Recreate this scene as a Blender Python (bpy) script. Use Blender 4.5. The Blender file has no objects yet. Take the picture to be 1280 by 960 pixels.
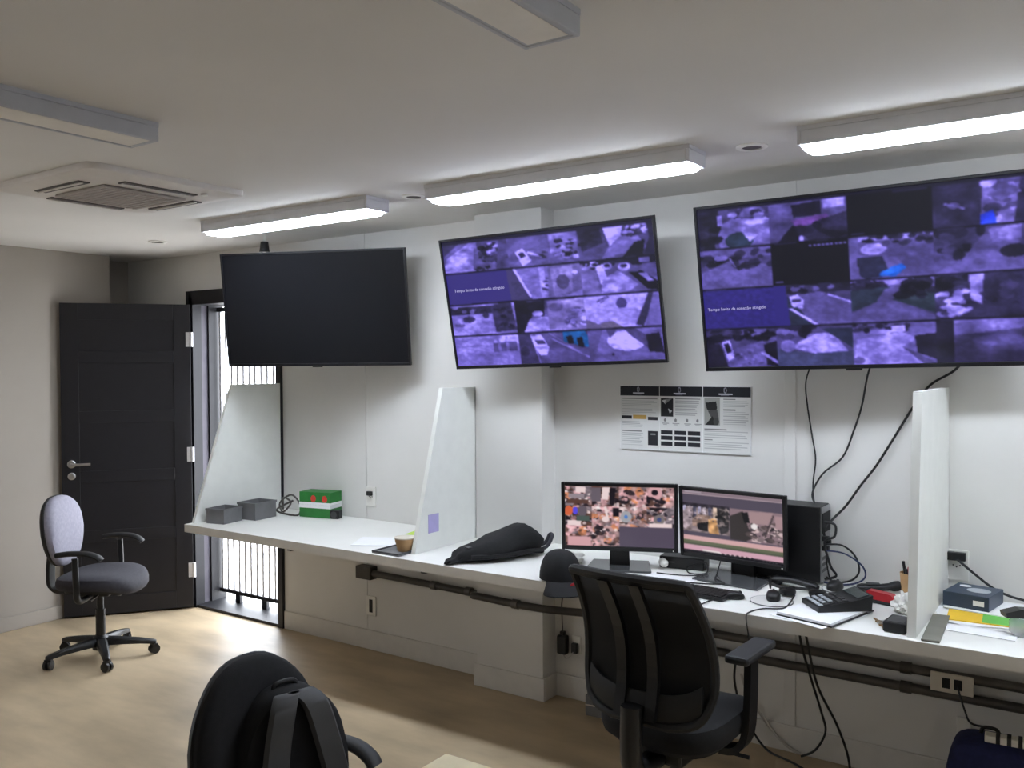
import bpy, bmesh, math, random
import numpy as np
from mathutils import Vector, Matrix
random.seed(7)
SC = bpy.context.scene
C = SC.collection
PI = math.pi
rad = math.radians

# ------------------------------------------------------------------ camera
CAM = Vector((0.0, -3.77, 1.67))
YAW, PITCH, ROLL, FPX = 0.6030, -0.02114, -0.00541, 1098.0
cd = bpy.data.cameras.new('camera'); cam = bpy.data.objects.new('camera', cd); C.objects.link(cam)
cd.sensor_width = 36.0; cd.lens = FPX / 1280 * 36.0; cd.clip_start = 0.05
fw = Vector((-math.sin(YAW) * math.cos(PITCH), math.cos(YAW) * math.cos(PITCH), math.sin(PITCH)))
rt = Vector((math.cos(YAW), math.sin(YAW), 0)); up = rt.cross(fw)
c_, s_ = math.cos(ROLL), math.sin(ROLL)
r2 = c_ * rt + s_ * up; u2 = -s_ * rt + c_ * up
M = Matrix((r2, u2, -fw)).transposed().to_4x4(); M.translation = CAM
cam.matrix_world = M
SC.camera = cam

# ------------------------------------------------------------------ world, light, exposure
SC.view_settings.view_transform = 'Standard'; SC.view_settings.look = 'None'
SC.view_settings.gamma = 1.0; SC.view_settings.use_curve_mapping = False
SC.view_settings.exposure = 0.5
W = bpy.data.worlds.new('world'); SC.world = W; W.use_nodes = True
bg = W.node_tree.nodes['Background']
bg.inputs[0].default_value = (0.88, 0.93, 1.0, 1); bg.inputs[1].default_value = 10.5
LAMP_E = 25.0          # ceiling tubes
def daylight_portal(loc, rot, sx, sy):      # guides daylight sampling through a wall opening, adds no light itself
    ld = bpy.data.lights.new('daylight_portal', 'AREA'); ld.shape = 'RECTANGLE'; ld.size = sx; ld.size_y = sy
    lo = bpy.data.objects.new('daylight_portal', ld); C.objects.link(lo); lo.location = loc; lo.rotation_euler = rot
    try: ld.cycles.is_portal = True
    except Exception: C.objects.unlink(lo)
daylight_portal((-4.83, .24, 1.08), (rad(-90), 0, 0), .95, 2.15)          # door opening, facing into the room
daylight_portal((-6.28, -4.0, 1.55), (0, rad(-90), 0), 1.1, 1.0)          # added side window for fill daylight, facing into the room
SCREEN_E = 0.80

# ------------------------------------------------------------------ materials
def srgb(*c):
    return tuple(((v / 255) / 12.92 if v / 255 <= 0.04045 else ((v / 255 + 0.055) / 1.055) ** 2.4) for v in c)
MATS = {}
def mat(name, col, rough=0.6, metal=0.0, var=0.06, scale=14.0, bump=0.0, stretch=None, spec=0.5, coat=0.0):
    if name in MATS: return MATS[name]
    m = bpy.data.materials.new(name); m.use_nodes = True; MATS[name] = m
    nt = m.node_tree; b = nt.nodes['Principled BSDF']
    b.inputs['Roughness'].default_value = rough; b.inputs['Metallic'].default_value = metal
    b.inputs['Specular IOR Level'].default_value = spec
    b.inputs['Coat Weight'].default_value = coat
    tc = nt.nodes.new('ShaderNodeTexCoord'); nz = nt.nodes.new('ShaderNodeTexNoise')
    nz.inputs['Scale'].default_value = scale; nz.inputs['Detail'].default_value = 5
    src = tc.outputs['Object']
    if stretch:
        mp = nt.nodes.new('ShaderNodeMapping'); mp.inputs['Scale'].default_value = stretch
        nt.links.new(src, mp.inputs[0]); src = mp.outputs[0]
    nt.links.new(src, nz.inputs['Vector'])
    cr = nt.nodes.new('ShaderNodeValToRGB')
    lo_ = tuple(max(0, v * (1 - var * 2)) for v in col); hi = tuple(min(1, v * (1 + var * 2)) for v in col)
    cr.color_ramp.elements[0].position = 0.3; cr.color_ramp.elements[1].position = 0.7
    cr.color_ramp.elements[0].color = (*lo_, 1); cr.color_ramp.elements[1].color = (*hi, 1)
    nt.links.new(nz.outputs[0], cr.inputs[0]); nt.links.new(cr.outputs[0], b.inputs['Base Color'])
    if bump > 0:
        bp = nt.nodes.new('ShaderNodeBump'); bp.inputs['Strength'].default_value = bump; bp.inputs['Distance'].default_value = 0.004
        n2 = nt.nodes.new('ShaderNodeTexNoise'); n2.inputs['Scale'].default_value = scale * 8
        nt.links.new(src, n2.inputs['Vector'])
        nt.links.new(n2.outputs[0], bp.inputs['Height']); nt.links.new(bp.outputs[0], b.inputs['Normal'])
    return m
def emis(name, col, strength):
    m = bpy.data.materials.new(name); m.use_nodes = True; nt = m.node_tree; MATS[name] = m
    b = nt.nodes['Principled BSDF']
    b.inputs['Base Color'].default_value = (0.8, 0.8, 0.8, 1)
    b.inputs['Emission Color'].default_value = (*col, 1); b.inputs['Emission Strength'].default_value = strength
    return m
def screen_mat(name, strength, rough=0.25):
    m = bpy.data.materials.new(name); m.use_nodes = True; nt = m.node_tree; MATS[name] = m
    b = nt.nodes['Principled BSDF']; b.inputs['Base Color'].default_value = (0.01, 0.01, 0.012, 1)
    b.inputs['Roughness'].default_value = rough; b.inputs['Specular IOR Level'].default_value = 0.3
    a = nt.nodes.new('ShaderNodeAttribute'); a.attribute_name = 'Col'
    nt.links.new(a.outputs['Color'], b.inputs['Emission Color']); b.inputs['Emission Strength'].default_value = strength
    return m
def print_mat(name, rough=0.7):
    m = bpy.data.materials.new(name); m.use_nodes = True; nt = m.node_tree; MATS[name] = m
    b = nt.nodes['Principled BSDF']; b.inputs['Roughness'].default_value = rough
    a = nt.nodes.new('ShaderNodeAttribute'); a.attribute_name = 'Col'
    nt.links.new(a.outputs['Color'], b.inputs['Base Color'])
    return m
def clear_mat(name, col, rough=0.1, alpha=0.35):
    m = bpy.data.materials.new(name); m.use_nodes = True; nt = m.node_tree; MATS[name] = m
    b = nt.nodes['Principled BSDF']; b.inputs['Base Color'].default_value = (*col, 1)
    b.inputs['Roughness'].default_value = rough; b.inputs['Alpha'].default_value = alpha
    return m

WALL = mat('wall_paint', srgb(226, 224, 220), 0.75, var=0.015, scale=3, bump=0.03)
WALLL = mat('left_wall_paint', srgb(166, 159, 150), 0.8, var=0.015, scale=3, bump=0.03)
CEIL = mat('ceiling_paint', srgb(222, 219, 215), 0.85, var=0.012, scale=2)
WHITE = mat('white_laminate', srgb(238, 237, 232), 0.42, var=0.012, scale=4)
EDGE = mat('white_edge_band', srgb(222, 219, 212), 0.5, var=0.02)
PANEL = mat('divider_laminate', srgb(236, 237, 232), 0.45, var=0.012)
SKIRT = mat('skirting_white', srgb(222, 219, 214), 0.6, var=0.02)
FLOOR = mat('floor_vinyl', srgb(186, 167, 138), 0.42, var=0.13, scale=3.0, stretch=(0.6, 1.6, 1), bump=0.02)
DOORM = mat('door_dark_paint', srgb(24, 23, 29), 0.5, var=0.05)
FRAME = mat('door_frame_dark', srgb(26, 26, 32), 0.5, var=0.05)
REVEAL = mat('reveal_grey', srgb(92, 88, 98), 0.6, var=0.04)
STEEL = mat('brushed_steel', srgb(190, 190, 192), 0.3, metal=1.0, var=0.03)
HINGE = mat('hinge_white_metal', srgb(236, 236, 240), 0.35, metal=0.2, var=0.02)
BLACK = mat('black_plastic', srgb(17, 17, 19), 0.42, var=0.06)
BLACKM = mat('black_matte_plastic', srgb(18, 18, 19), 0.62, var=0.08)
CHAR = mat('charcoal_plastic', srgb(66, 66, 67), 0.6, var=0.06)
TVB = mat('tv_bezel', srgb(16, 16, 22), 0.35, var=0.03)
TVOFF = mat('tv_dark_glass', srgb(22, 23, 27), 0.22, var=0.01, spec=0.35)
FABB = mat('black_fabric', srgb(19, 19, 21), 0.9, var=0.12, scale=60, bump=0.2)
FABG = mat('grey_fabric', srgb(150, 148, 162), 0.9, var=0.05, scale=60, bump=0.2)
FABD = mat('dark_grey_fabric', srgb(58, 57, 64), 0.9, var=0.08, scale=60, bump=0.2)
NAVY = mat('navy_fabric', srgb(34, 42, 92), 0.85, var=0.1, scale=50, bump=0.2)
PIPE = mat('conduit_grey', srgb(92, 88, 84), 0.45, metal=0.5, var=0.08)
PIPED = mat('conduit_dark', srgb(70, 66, 62), 0.5, metal=0.3, var=0.1)
PLATE = mat('socket_white', srgb(236, 234, 228), 0.4, var=0.02)
PLATEG = mat('socket_ivory', srgb(214, 206, 192), 0.45, var=0.03)
LAMPW = mat('lamp_housing', srgb(222, 222, 226), 0.45, var=0.02)
LAMPG = mat('lamp_housing_grey', srgb(188, 190, 196), 0.45, var=0.02)
DIFFO = mat('diffuser_off', srgb(236, 232, 224), 0.5, var=0.02)
DIFF = emis('diffuser_lit', (0.80, 0.88, 1.0), LAMP_E)
ACW = mat('ac_white', srgb(214, 208, 202), 0.5, var=0.02)
ACD = mat('ac_slot_dark', srgb(80, 74, 70), 0.6, var=0.04)
ACG = mat('ac_grille', srgb(168, 160, 154), 0.6, var=0.05)
PAPER = mat('white_paper', srgb(244, 244, 246), 0.8, var=0.01)
GRATE = mat('gate_white', srgb(238, 240, 248), 0.5, var=0.02)
CREAM = mat('cream_tabletop', srgb(226, 212, 172), 0.45, var=0.03)
CABLE = mat('black_cable', srgb(20, 20, 21), 0.5, var=0.05)
CABLEB = mat('blue_cable', srgb(40, 52, 92), 0.5, var=0.05)
CABLEW = mat('white_cable', srgb(200, 196, 190), 0.6, var=0.05)
RED = mat('red_plastic', srgb(178, 34, 44), 0.35, var=0.05)
KRAFT = mat('kraft_card', srgb(196, 158, 112), 0.8, var=0.08)
TISSUE = mat('tissue_white', srgb(240, 238, 232), 0.9, var=0.02)
GREEN = mat('green_card', srgb(34, 118, 48), 0.5, var=0.06)
CREDS = mat('card_red', srgb(206, 60, 44), 0.5, var=0.06)
LIME = mat('lime_paper', srgb(196, 226, 96), 0.8, var=0.03)
YEL = mat('yellow_card', srgb(240, 196, 52), 0.6, var=0.04)
LGREEN = mat('leaf_green_card', srgb(108, 190, 84), 0.6, var=0.04)
BOXB = mat('slate_blue_card', srgb(46, 62, 82), 0.4, var=0.06)
PADM = mat('arm_pad_rubber', srgb(42, 43, 45), 0.6, var=0.06)
GREYP = mat('grey_plastic', srgb(112, 112, 114), 0.55, var=0.06)
GREYD = mat('grey_metal_bar', srgb(128, 126, 118), 0.45, metal=0.4, var=0.05)
PURP = mat('lilac_note', srgb(178, 170, 216), 0.8, var=0.03)
GLASSD = mat('smoked_base', srgb(74, 76, 78), 0.18, var=0.06)
KEYW = mat('pale_keys', srgb(176, 182, 188), 0.5, var=0.04)
LCD = mat('lcd_grey', srgb(50, 58, 56), 0.25, var=0.04)
BRASS = mat('brass_key', srgb(150, 118, 66), 0.35, metal=0.9, var=0.08)
DISC = clear_mat('clear_disc', srgb(236, 236, 232), 0.25, 1.0)
CLEARP = clear_mat('clear_plastic', srgb(200, 205, 212), 0.12, 0.45)
MESHF = clear_mat('chair_mesh', srgb(12, 12, 13), 0.9, 0.99)
GROUND = mat('patio_concrete', srgb(214, 210, 204), 0.8, var=0.04)
TEXTM = emis('screen_text', srgb(205, 200, 245), 0.6)
TEXTM.node_tree.nodes['Principled BSDF'].inputs['Base Color'].default_value = (.02, .02, .03, 1)
SCRM = screen_mat('screen_picture', SCREEN_E)
SCRM2 = screen_mat('monitor_picture', 0.62)
PRINTM = print_mat('poster_print')

# ------------------------------------------------------------------ mesh helpers
class MB:
    def __init__(s): s.v = []; s.f = []; s.sm = []
    def add(s, vs, fs, smooth=False):
        o = len(s.v); s.v += [tuple(p) for p in vs]
        s.f += [tuple(i + o for i in f) for f in fs]; s.sm += [smooth] * len(fs); return s
    def box(s, x0, x1, y0, y1, z0, z1, bev=0.0, mtx=None):
        if x1 < x0: x0, x1 = x1, x0
        if y1 < y0: y0, y1 = y1, y0
        if z1 < z0: z0, z1 = z1, z0
        b = min(bev, (x1 - x0) * .49, (y1 - y0) * .49, (z1 - z0) * .49)
        if b <= 0:
            vs = [(x, y, z) for x in (x0, x1) for y in (y0, y1) for z in (z0, z1)]
            fs = [(0, 1, 3, 2), (4, 6, 7, 5), (0, 4, 5, 1), (2, 3, 7, 6), (0, 2, 6, 4), (1, 5, 7, 3)]
        else:
            bm = bmesh.new(); bmesh.ops.create_cube(bm, size=1)
            for v in bm.verts:
                v.co = Vector((x0 + (v.co.x + .5) * (x1 - x0), y0 + (v.co.y + .5) * (y1 - y0), z0 + (v.co.z + .5) * (z1 - z0)))
            bmesh.ops.bevel(bm, geom=bm.edges[:], offset=b, segments=2, profile=.5, affect='EDGES')
            bm.verts.ensure_lookup_table(); bm.verts.index_update()
            vs = [v.co.copy() for v in bm.verts]; fs = [[v.index for v in f.verts] for f in bm.faces]; bm.free()
        if mtx is not None: vs = [mtx @ Vector(p) for p in vs]
        return s.add(vs, fs)
    def tube(s, pts, r, n=8, cap=True, closed=False):
        pts = [Vector(p) for p in pts]; N = len(pts)
        rs = r if isinstance(r, (list, tuple)) else [r] * N
        vs, fs = [], []; prev = None
        for i, p in enumerate(pts):
            if closed: t = pts[(i + 1) % N] - pts[i - 1]
            else: t = pts[min(i + 1, N - 1)] - pts[max(i - 1, 0)]
            t = t.normalized() if t.length > 1e-9 else Vector((0, 0, 1))
            if prev is None:
                a = Vector((0, 0, 1)) if abs(t.z) < .9 else Vector((1, 0, 0))
                nrm = t.cross(a).normalized()
            else:
                nrm = prev - t * prev.dot(t); nrm = nrm.normalized() if nrm.length > 1e-9 else t.orthogonal().normalized()
            prev = nrm; bn = t.cross(nrm)
            for k in range(n):
                a = 2 * PI * k / n; vs.append(p + (nrm * math.cos(a) + bn * math.sin(a)) * rs[i])
        for i in range(N if closed else N - 1):
            j = (i + 1) % N
            for k in range(n):
                l = (k + 1) % n; fs.append((i * n + k, i * n + l, j * n + l, j * n + k))
        s.add(vs, fs, True)
        if cap and not closed:
            s.add([vs[k] for k in range(n)], [tuple(range(n - 1, -1, -1))]); s.add([vs[(N - 1) * n + k] for k in range(n)], [tuple(range(n))])
        return s
    def lathe(s, prof, n=20, c=(0, 0, 0), mtx=None, smooth=True):
        vs = []; fs = []
        for r, z in prof:
            for k in range(n):
                a = 2 * PI * k / n; vs.append(Vector((c[0] + r * math.cos(a), c[1] + r * math.sin(a), c[2] + z)))
        for i in range(len(prof) - 1):
            for k in range(n):
                l = (k + 1) % n; fs.append((i * n + k, i * n + l, (i + 1) * n + l, (i + 1) * n + k))
        caps = [tuple(range(n - 1, -1, -1)), tuple((len(prof) - 1) * n + k for k in range(n))]
        if mtx is not None: vs = [mtx @ v for v in vs]
        s.add(vs, fs, smooth); o = len(s.v) - len(vs)
        for cp in caps: s.f.append(tuple(i + o for i in cp)); s.sm.append(False)
        return s
    def prism(s, outline, d0, d1, axis='y', fn=None):
        n = len(outline)
        def P(a, b, d): return {'y': (a, d, b), 'x': (d, a, b), 'z': (a, b, d)}[axis]
        vs = [P(a, b, d0) for a, b in outline] + [P(a, b, d1) for a, b in outline]
        fs = [tuple(range(n)), tuple(range(2 * n - 1, n - 1, -1))] + [(i, i + n, (i + 1) % n + n, (i + 1) % n) for i in range(n)]
        if fn: vs = [fn(Vector(p)) for p in vs]
        return s.add(vs, fs)
    def puff(s, outline, rings, axis='y', fn=None, centre=None):
        # cushion: outline scaled by ring factor at each depth
        n = len(outline)
        cx, cz = centre or (sum(p[0] for p in outline) / n, sum(p[1] for p in outline) / n)
        vs, fs = [], []
        for sc, d in rings:
            for a, b in outline:
                p = (cx + (a - cx) * sc, cz + (b - cz) * sc)
                vs.append({'y': (p[0], d, p[1]), 'z': (p[0], p[1], d), 'x': (d, p[0], p[1])}[axis])
        for i in range(len(rings) - 1):
            for k in range(n):
                l = (k + 1) % n; fs.append((i * n + k, i * n + l, (i + 1) * n + l, (i + 1) * n + k))
        fs.append(tuple(range(n - 1, -1, -1))); fs.append(tuple((len(rings) - 1) * n + k for k in range(n)))
        if fn: vs = [fn(Vector(p)) for p in vs]
        return s.add(vs, fs, True)
    def loft(s, rings, smooth=True):
        n = len(rings[0]); vs = [p for r in rings for p in r]; fs = []
        for i in range(len(rings) - 1):
            for k in range(n):
                l = (k + 1) % n; fs.append((i * n + k, i * n + l, (i + 1) * n + l, (i + 1) * n + k))
        fs.append(tuple(range(n - 1, -1, -1))); fs.append(tuple((len(rings) - 1) * n + k for k in range(n)))
        return s.add(vs, fs, smooth)
    def mesh(s, name, m):
        me = bpy.data.meshes.new(name); me.from_pydata([tuple(p) for p in s.v], [], s.f)
        bm = bmesh.new(); bm.from_mesh(me); bmesh.ops.recalc_face_normals(bm, faces=bm.faces[:])
        for e in bm.edges:
            if len(e.link_faces) == 2 and e.calc_face_angle(0) > .75: e.smooth = False
        bm.to_mesh(me); bm.free()
        for p, q in zip(me.polygons, s.sm): p.use_smooth = q
        me.materials.append(m); return me
    def build(s, name, m, parent=None, loc=None, rot=None):
        o = bpy.data.objects.new(name, s.mesh(name, m)); C.objects.link(o)
        if parent is not None: o.parent = parent
        if loc: o.location = loc
        if rot: o.rotation_euler = rot
        return o

def tag(o, label=None, cat=None, group=None, kind=None):
    if label: o['label'] = label
    if cat: o['category'] = cat
    if group: o['group'] = group
    if kind: o['kind'] = kind
    return o
def thing(name, label, cat, loc=(0, 0, 0), rotz=0.0, group=None):
    o = bpy.data.objects.new(name, None); C.objects.link(o); o.empty_display_size = .05
    o.location = loc; o.rotation_euler = (0, 0, rotz); return tag(o, label, cat, group)
def dup(root, loc, rotz, label, group=None):
    r = root.copy(); C.objects.link(r); r.location = loc; r.rotation_euler = (0, 0, rotz); r['label'] = label
    if group: r['group'] = group
    for ch in list(root.children):
        c = ch.copy(); C.objects.link(c); c.parent = r
        for g in ch.children:
            d = g.copy(); C.objects.link(d); d.parent = c
    return r
def smooth_path(pts, k=6):
    P = [Vector(p) for p in pts]
    if len(P) < 3: return P
    out = []
    for i in range(len(P) - 1):
        p0 = P[max(i - 1, 0)]; p1 = P[i]; p2 = P[i + 1]; p3 = P[min(i + 2, len(P) - 1)]
        for j in range(k):
            t = j / k
            out.append(.5 * ((2 * p1) + (p2 - p0) * t + (2 * p0 - 5 * p1 + 4 * p2 - p3) * t * t + (3 * p1 - p0 - 3 * p2 + p3) * t ** 3))
    out.append(P[-1]); return out
def oval(w, h, n=28, e=2.4, cx=0, cz=0):
    o = []
    for k in range(n):
        a = 2 * PI * k / n; c, s = math.cos(a), math.sin(a)
        o.append((cx + w / 2 * math.copysign(abs(c) ** (2 / e), c), cz + h / 2 * math.copysign(abs(s) ** (2 / e), s)))
    return o
def cable(name, label, pts, r=0.004, m=CABLE, cat='cable', k=6, group=None):
    return tag(MB().tube(smooth_path(pts, k), r, 6).build(name, m), label, cat, group)
def struct(o): o['kind'] = 'structure'; return o

# ------------------------------------------------------------------ room shell
ZC = 2.447
XL, XR, YF = -5.79, 3.0, -6.6
WT = 0.21                                        # back wall thickness
struct(MB().box(-6.3, XR + .1, YF - .1, .02, -.1, 0).build('floor', FLOOR))
struct(MB().box(-6.3, XR + .1, YF - .1, WT, ZC, ZC + .12).build('ceiling', CEIL))
DX0, DX1, DZ = -5.30, -4.365, 2.15               # door opening
wb = MB()
wb.box(-6.05, DX0, 0, WT, -.02, ZC)
wb.box(DX0, DX1, 0, WT, DZ, ZC)
wb.box(DX1, -3.643, 0, WT, -.02, ZC)
wb.box(-3.639, XR, 0, WT, -.02, ZC)
wb.box(-3.66, -3.62, .006, WT, -.02, ZC)         # backing behind the panel joint
struct(wb.build('wall_back', WALL))
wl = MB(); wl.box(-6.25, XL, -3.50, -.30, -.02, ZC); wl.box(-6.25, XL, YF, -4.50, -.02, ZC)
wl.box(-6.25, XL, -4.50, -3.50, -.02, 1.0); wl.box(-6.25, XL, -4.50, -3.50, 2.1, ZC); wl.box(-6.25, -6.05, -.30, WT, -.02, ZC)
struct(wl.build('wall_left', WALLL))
struct(MB().box(XR, XR + .15, YF, WT, -.02, ZC).build('wall_right', WALL))
struct(MB().box(-6.25, XR + .15, YF - .15, YF, -.02, ZC).build('wall_front', WALL))
wn = bpy.data.objects.new('added_window_1', None); C.objects.link(wn); struct(wn); wn.location = (-6.0, -4.0, 1.0)  # invented unseen window, added to let fill daylight into the room
tag(wn, 'added window for fill daylight in the left wall, out of view')
fm = MB(); fm.box(-.03, .03, -.50, -.46, 0, 1.1); fm.box(-.03, .03, .46, .50, 0, 1.1); fm.box(-.03, .03, -.02, .02, .04, 1.06); fm.box(-.03, .03, -.46, .46, 0, .04); fm.box(-.03, .03, -.46, .46, 1.06, 1.1)
fm.build('added_window_frame', LAMPW, wn)
# pillar on the back wall
struct(MB().box(-2.745, -2.337, -.118, 0, 0, ZC).build('wall_pillar', WALL))
# batten over the panel joint behind the monitors
struct(MB().box(-1.175, -1.125, -.006, 0, 0.09, ZC, .002).build('trim_1', WALL))
# skirting
sk = MB(); sk.box(DX1 + .005, -2.745, -.014, 0, 0, .115, .004); sk.box(-2.337, XR, -.014, 0, 0, .115, .004)
sk.box(-2.759, -2.323, -.132, -.118, 0, .115, .004); sk.box(-2.337, -2.323, -.118, 0, 0, .115, .004); sk.box(-2.759, -2.745, -.118, 0, 0, .115, .004)
struct(sk.build('baseboard_back', SKIRT))
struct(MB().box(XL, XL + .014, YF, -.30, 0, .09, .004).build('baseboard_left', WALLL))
# ground outside the door
struct(MB().box(-12, 2, WT, 9, -.12, -.02).build('patio_ground', GROUND))
struct(MB().box(-14, -6.3, -12, WT, -.12, -.02).build('side_ground', GROUND))

# ------------------------------------------------------------------ door
fr = MB()
fr.box(DX0, DX0 + .045, -.02, .05, 0, DZ); fr.box(DX0, DX0 + .045, .11, WT + .02, 0, DZ)
fr.box(DX1 - .045, DX1, -.02, WT + .02, 0, DZ); fr.box(DX0, DX1, -.02, WT + .02, DZ - .05, DZ + .045)
fr.box(DX0 - .03, DX0, -.02, 0, 0, DZ + .045)
fr.box(DX0, DX1, -.01, WT + .02, 0, .018)
struct(fr.build('trim_2', FRAME))
struct(MB().box(DX0, DX0 + .03, .05, .11, .018, DZ - .05).build('trim_3', REVEAL))
hx, hy = -5.268, -.03
ang = math.atan2(-.667 - hy, -5.757 - hx)
door = bpy.data.objects.new('door_1', None); C.objects.link(door); struct(door)
tag(door, 'dark panelled door standing open against the left wall')
door.location = (hx, hy, 0); door.rotation_euler = (0, 0, ang)
DW, DH = .81, 2.10
# local x runs from hinge to free edge; the face the camera sees is +y or -y, both panelled
MB().box(0, DW, -.016, .016, .012, DH).build('core', DOORM, door)
for side in (-1, 1):
    y0, y1 = (.016, .022) if side > 0 else (-.022, -.016)
    g = MB(); g.box(0, .11, y0, y1, .012, DH, .002); g.box(DW - .11, DW, y0, y1, .012, DH, .002)
    g.build('stile', DOORM, door)
    zs = [.012, .12, .50, .88, 1.26, 1.64, 2.0, DH]
    for z0, z1 in ((.012, .13), (.50, .58), (.90, .98), (1.30, 1.38), (1.70, 1.78), (1.99, DH)):
        MB().box(.11, DW - .11, y0, y1, z0, z1, .002).build('rail', DOORM, door)
    hd = MB(); yy = .022 if side > 0 else -.022
    hd.lathe([(.026, 0), (.026, .008), (.02, .011)], 18, mtx=Matrix.Translation((DW - .06, yy, 1.03)) @ Matrix.Rotation(-side * PI / 2, 4, 'X'))
    hd.tube([(DW - .06, yy, 1.03), (DW - .06, yy + side * .05, 1.03)], .009, 10)
    hd.tube(smooth_path([(DW - .06, yy + side * .05, 1.03), (DW - .10, yy + side * .055, 1.03), (DW - .18, yy + side * .052, 1.03)]), .009, 10)
    hd.lathe([(.024, 0), (.024, .008), (.018, .011)], 18, mtx=Matrix.Translation((DW - .06, yy, .95)) @ Matrix.Rotation(-side * PI / 2, 4, 'X'))
    tag(hd.build('handle', STEEL, door), 'chrome lever handle with keyhole rose')
for z in (.27, 1.07, 1.86):
    h = MB(); h.tube([(-.006, .03, z - .05), (-.006, .03, z + .05)], .012, 10); h.box(-.005, .03, .022, .026, z - .05, z + .05)
    h.tube([(-.006, -.03, z - .05), (-.006, -.03, z + .05)], .012, 10)
    h.build('hinge', HINGE, door)
# barred security gate just outside the door
gate = thing('security_gate', 'white barred security gate outside the open dark door', 'gate', (0, .185, 0))
gm = MB(); gm.box(DX0 + .05, DX1 - .05, -.012, .012, .075, .10); gm.build('rail', FRAME, gate)
MB().box(DX0 + .05, DX1 - .05, -.012, .012, 2.06, 2.09).build('rail', FRAME, gate)
x = DX0 + .075
barm = MB().box(-.0105, .0105, -.0065, .0065, .10, 2.06, .002).mesh('bar', GRATE)
while x < DX1 - .06:
    b = bpy.data.objects.new('bar', barm); C.objects.link(b); b.parent = gate; b.location = (x, 0, 0); x += .062
for fx in (DX0 + .22, DX0 + .5, DX0 + .66):
    MB().box(fx, fx + .05, -.012, .012, .018, .075).build('foot', FRAME, gate)

# ------------------------------------------------------------------ ceiling fixtures
def ceiling_lamp(label, x0, x1, y0, y1, lit, group):
    t = thing('ceiling_lamp', label, 'ceiling lamp', ((x0 + x1) / 2, (y0 + y1) / 2, ZC), 0, group)
    a, b = (x1 - x0) / 2, (y1 - y0) / 2; h = .06
    m = MB(); w = .012
    m.box(-a, a, -b, b, -.014, 0); m.box(-a, -a + w, -b, b, -h, -.014, .003); m.box(a - w, a, -b, b, -h, -.014, .003)
    m.box(-a + w, a - w, -b, -b + w, -h, -.014, .003); m.box(-a + w, a - w, b - w, b, -h, -.014, .003)
    m.build('housing', LAMPW if lit else LAMPG, t)
    if lit:
        r_ = .02; o = oval(2 * (a - .009), 2 * (b - .009), 36, 9)
        MB().puff(o, [(1, -h + .006), (1, -h - .008), (.985, -h - .013)], 'z').build('diffuser', DIFF, t)
    else:
        MB().box(-a + .02, a - .02, -b + .02, b - .02, -h + .002, -h + .010).build('diffuser', DIFFO, t)
        fm = MB(); fm.box(-a + w, -a + .024, -b + w, b - w, -h + .003, -h + .016); fm.box(a - .024, a - w, -b + w, b - w, -h + .003, -h + .016)
        fm.box(-a + .024, a - .024, -b + w, -b + .024, -h + .003, -h + .016); fm.box(-a + .024, a - .024, b - .024, b - w, -h + .003, -h + .016)
        fm.build('inner_frame', LAMPG, t)
    return t
LG = 'lit lamps along the desk wall'
ceiling_lamp('lit ceiling lamp above the switched-off black television', -4.02, -2.81, -.845, -.695, True, LG)
ceiling_lamp('lit ceiling lamp above the middle television', -2.46, -1.245, -.855, -.705, True, LG)
ceiling_lamp('lit ceiling lamp above the largest television, cut off at the right', -.87, .35, -.855, -.705, True, LG)
ceiling_lamp('added lit ceiling lamp continuing the desk wall row, unseen beyond the right edge', .72, 1.94, -.855, -.705, True, LG)  # unseen lamp added past the visible row for extra light
OG = 'ceiling lamps running away from the desk wall'
ceiling_lamp('unlit grey ceiling lamp beside the air conditioner', -2.665, -2.515, -3.31, -2.09, False, OG)
ceiling_lamp('unlit ceiling lamp at the top middle of the photo', -1.115, -.97, -3.31, -2.09, False, OG)

ac = thing('air_conditioner', 'white square ceiling cassette air conditioner with four slots', 'air conditioner', (-3.565, -1.575, ZC))
m = MB(); m.puff(oval(.78, .74, 40, 14), [(1, 0), (1, -.012), (.985, -.022), (.80, -.034), (.78, -.034)], 'z'); m.build('panel', ACW, ac)
for sx, sy, lx, ly in ((0, -.262, .34, .05), (0, .262, .34, .05), (-.275, 0, .05, .34), (.275, 0, .05, .34)):
    f_ = MB().box(sx - lx / 2, sx + lx / 2, sy - ly / 2, sy + ly / 2, -.039, -.03, .003).build('air_slot', ACD, ac)
    MB().box(sx - lx / 2 + (.006 if lx > ly else .012), sx + lx / 2 - (.006 if lx > ly else .026), sy - ly / 2 + (.012 if lx > ly else .006), sy + ly / 2 - (.026 if lx > ly else .006), -.043, -.039).build('flap', ACW, f_)
m = MB(); m.box(-.19, .19, -.19, .19, -.046, -.034, .006); gr = m.build('grille', ACG, ac)
for i in range(12):
    MB().box(-.17, .17, -.172 + i * .03, -.160 + i * .03, -.049, -.046).build('slat', ACG, gr)
MB().lathe([(.014, -.034), (.014, -.040), (.008, -.042)], 14, (.33, .18, 0)).build('indicator', PLATE, ac)
for x, y, lab in ((-1.079, -.685, 'round recessed ceiling spotlight between the two right lit lamps'), (-2.655, -.70, 'round recessed ceiling spotlight between the two left lit lamps'),
                  (-4.889, -.523, 'round recessed ceiling spotlight above the dark door')):
    t = thing('recessed_spotlight', lab, 'spotlight', (x, y, ZC), 0, 'recessed ceiling spotlights')
    MB().lathe([(.056, 0), (.056, -.004), (.05, -.007), (.036, -.007), (.036, -.003)], 24).build('ring', PLATE, t)
    MB().lathe([(.034, -.001), (.034, -.004), (.02, -.005)], 20).build('lens', ACD, t)

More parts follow.
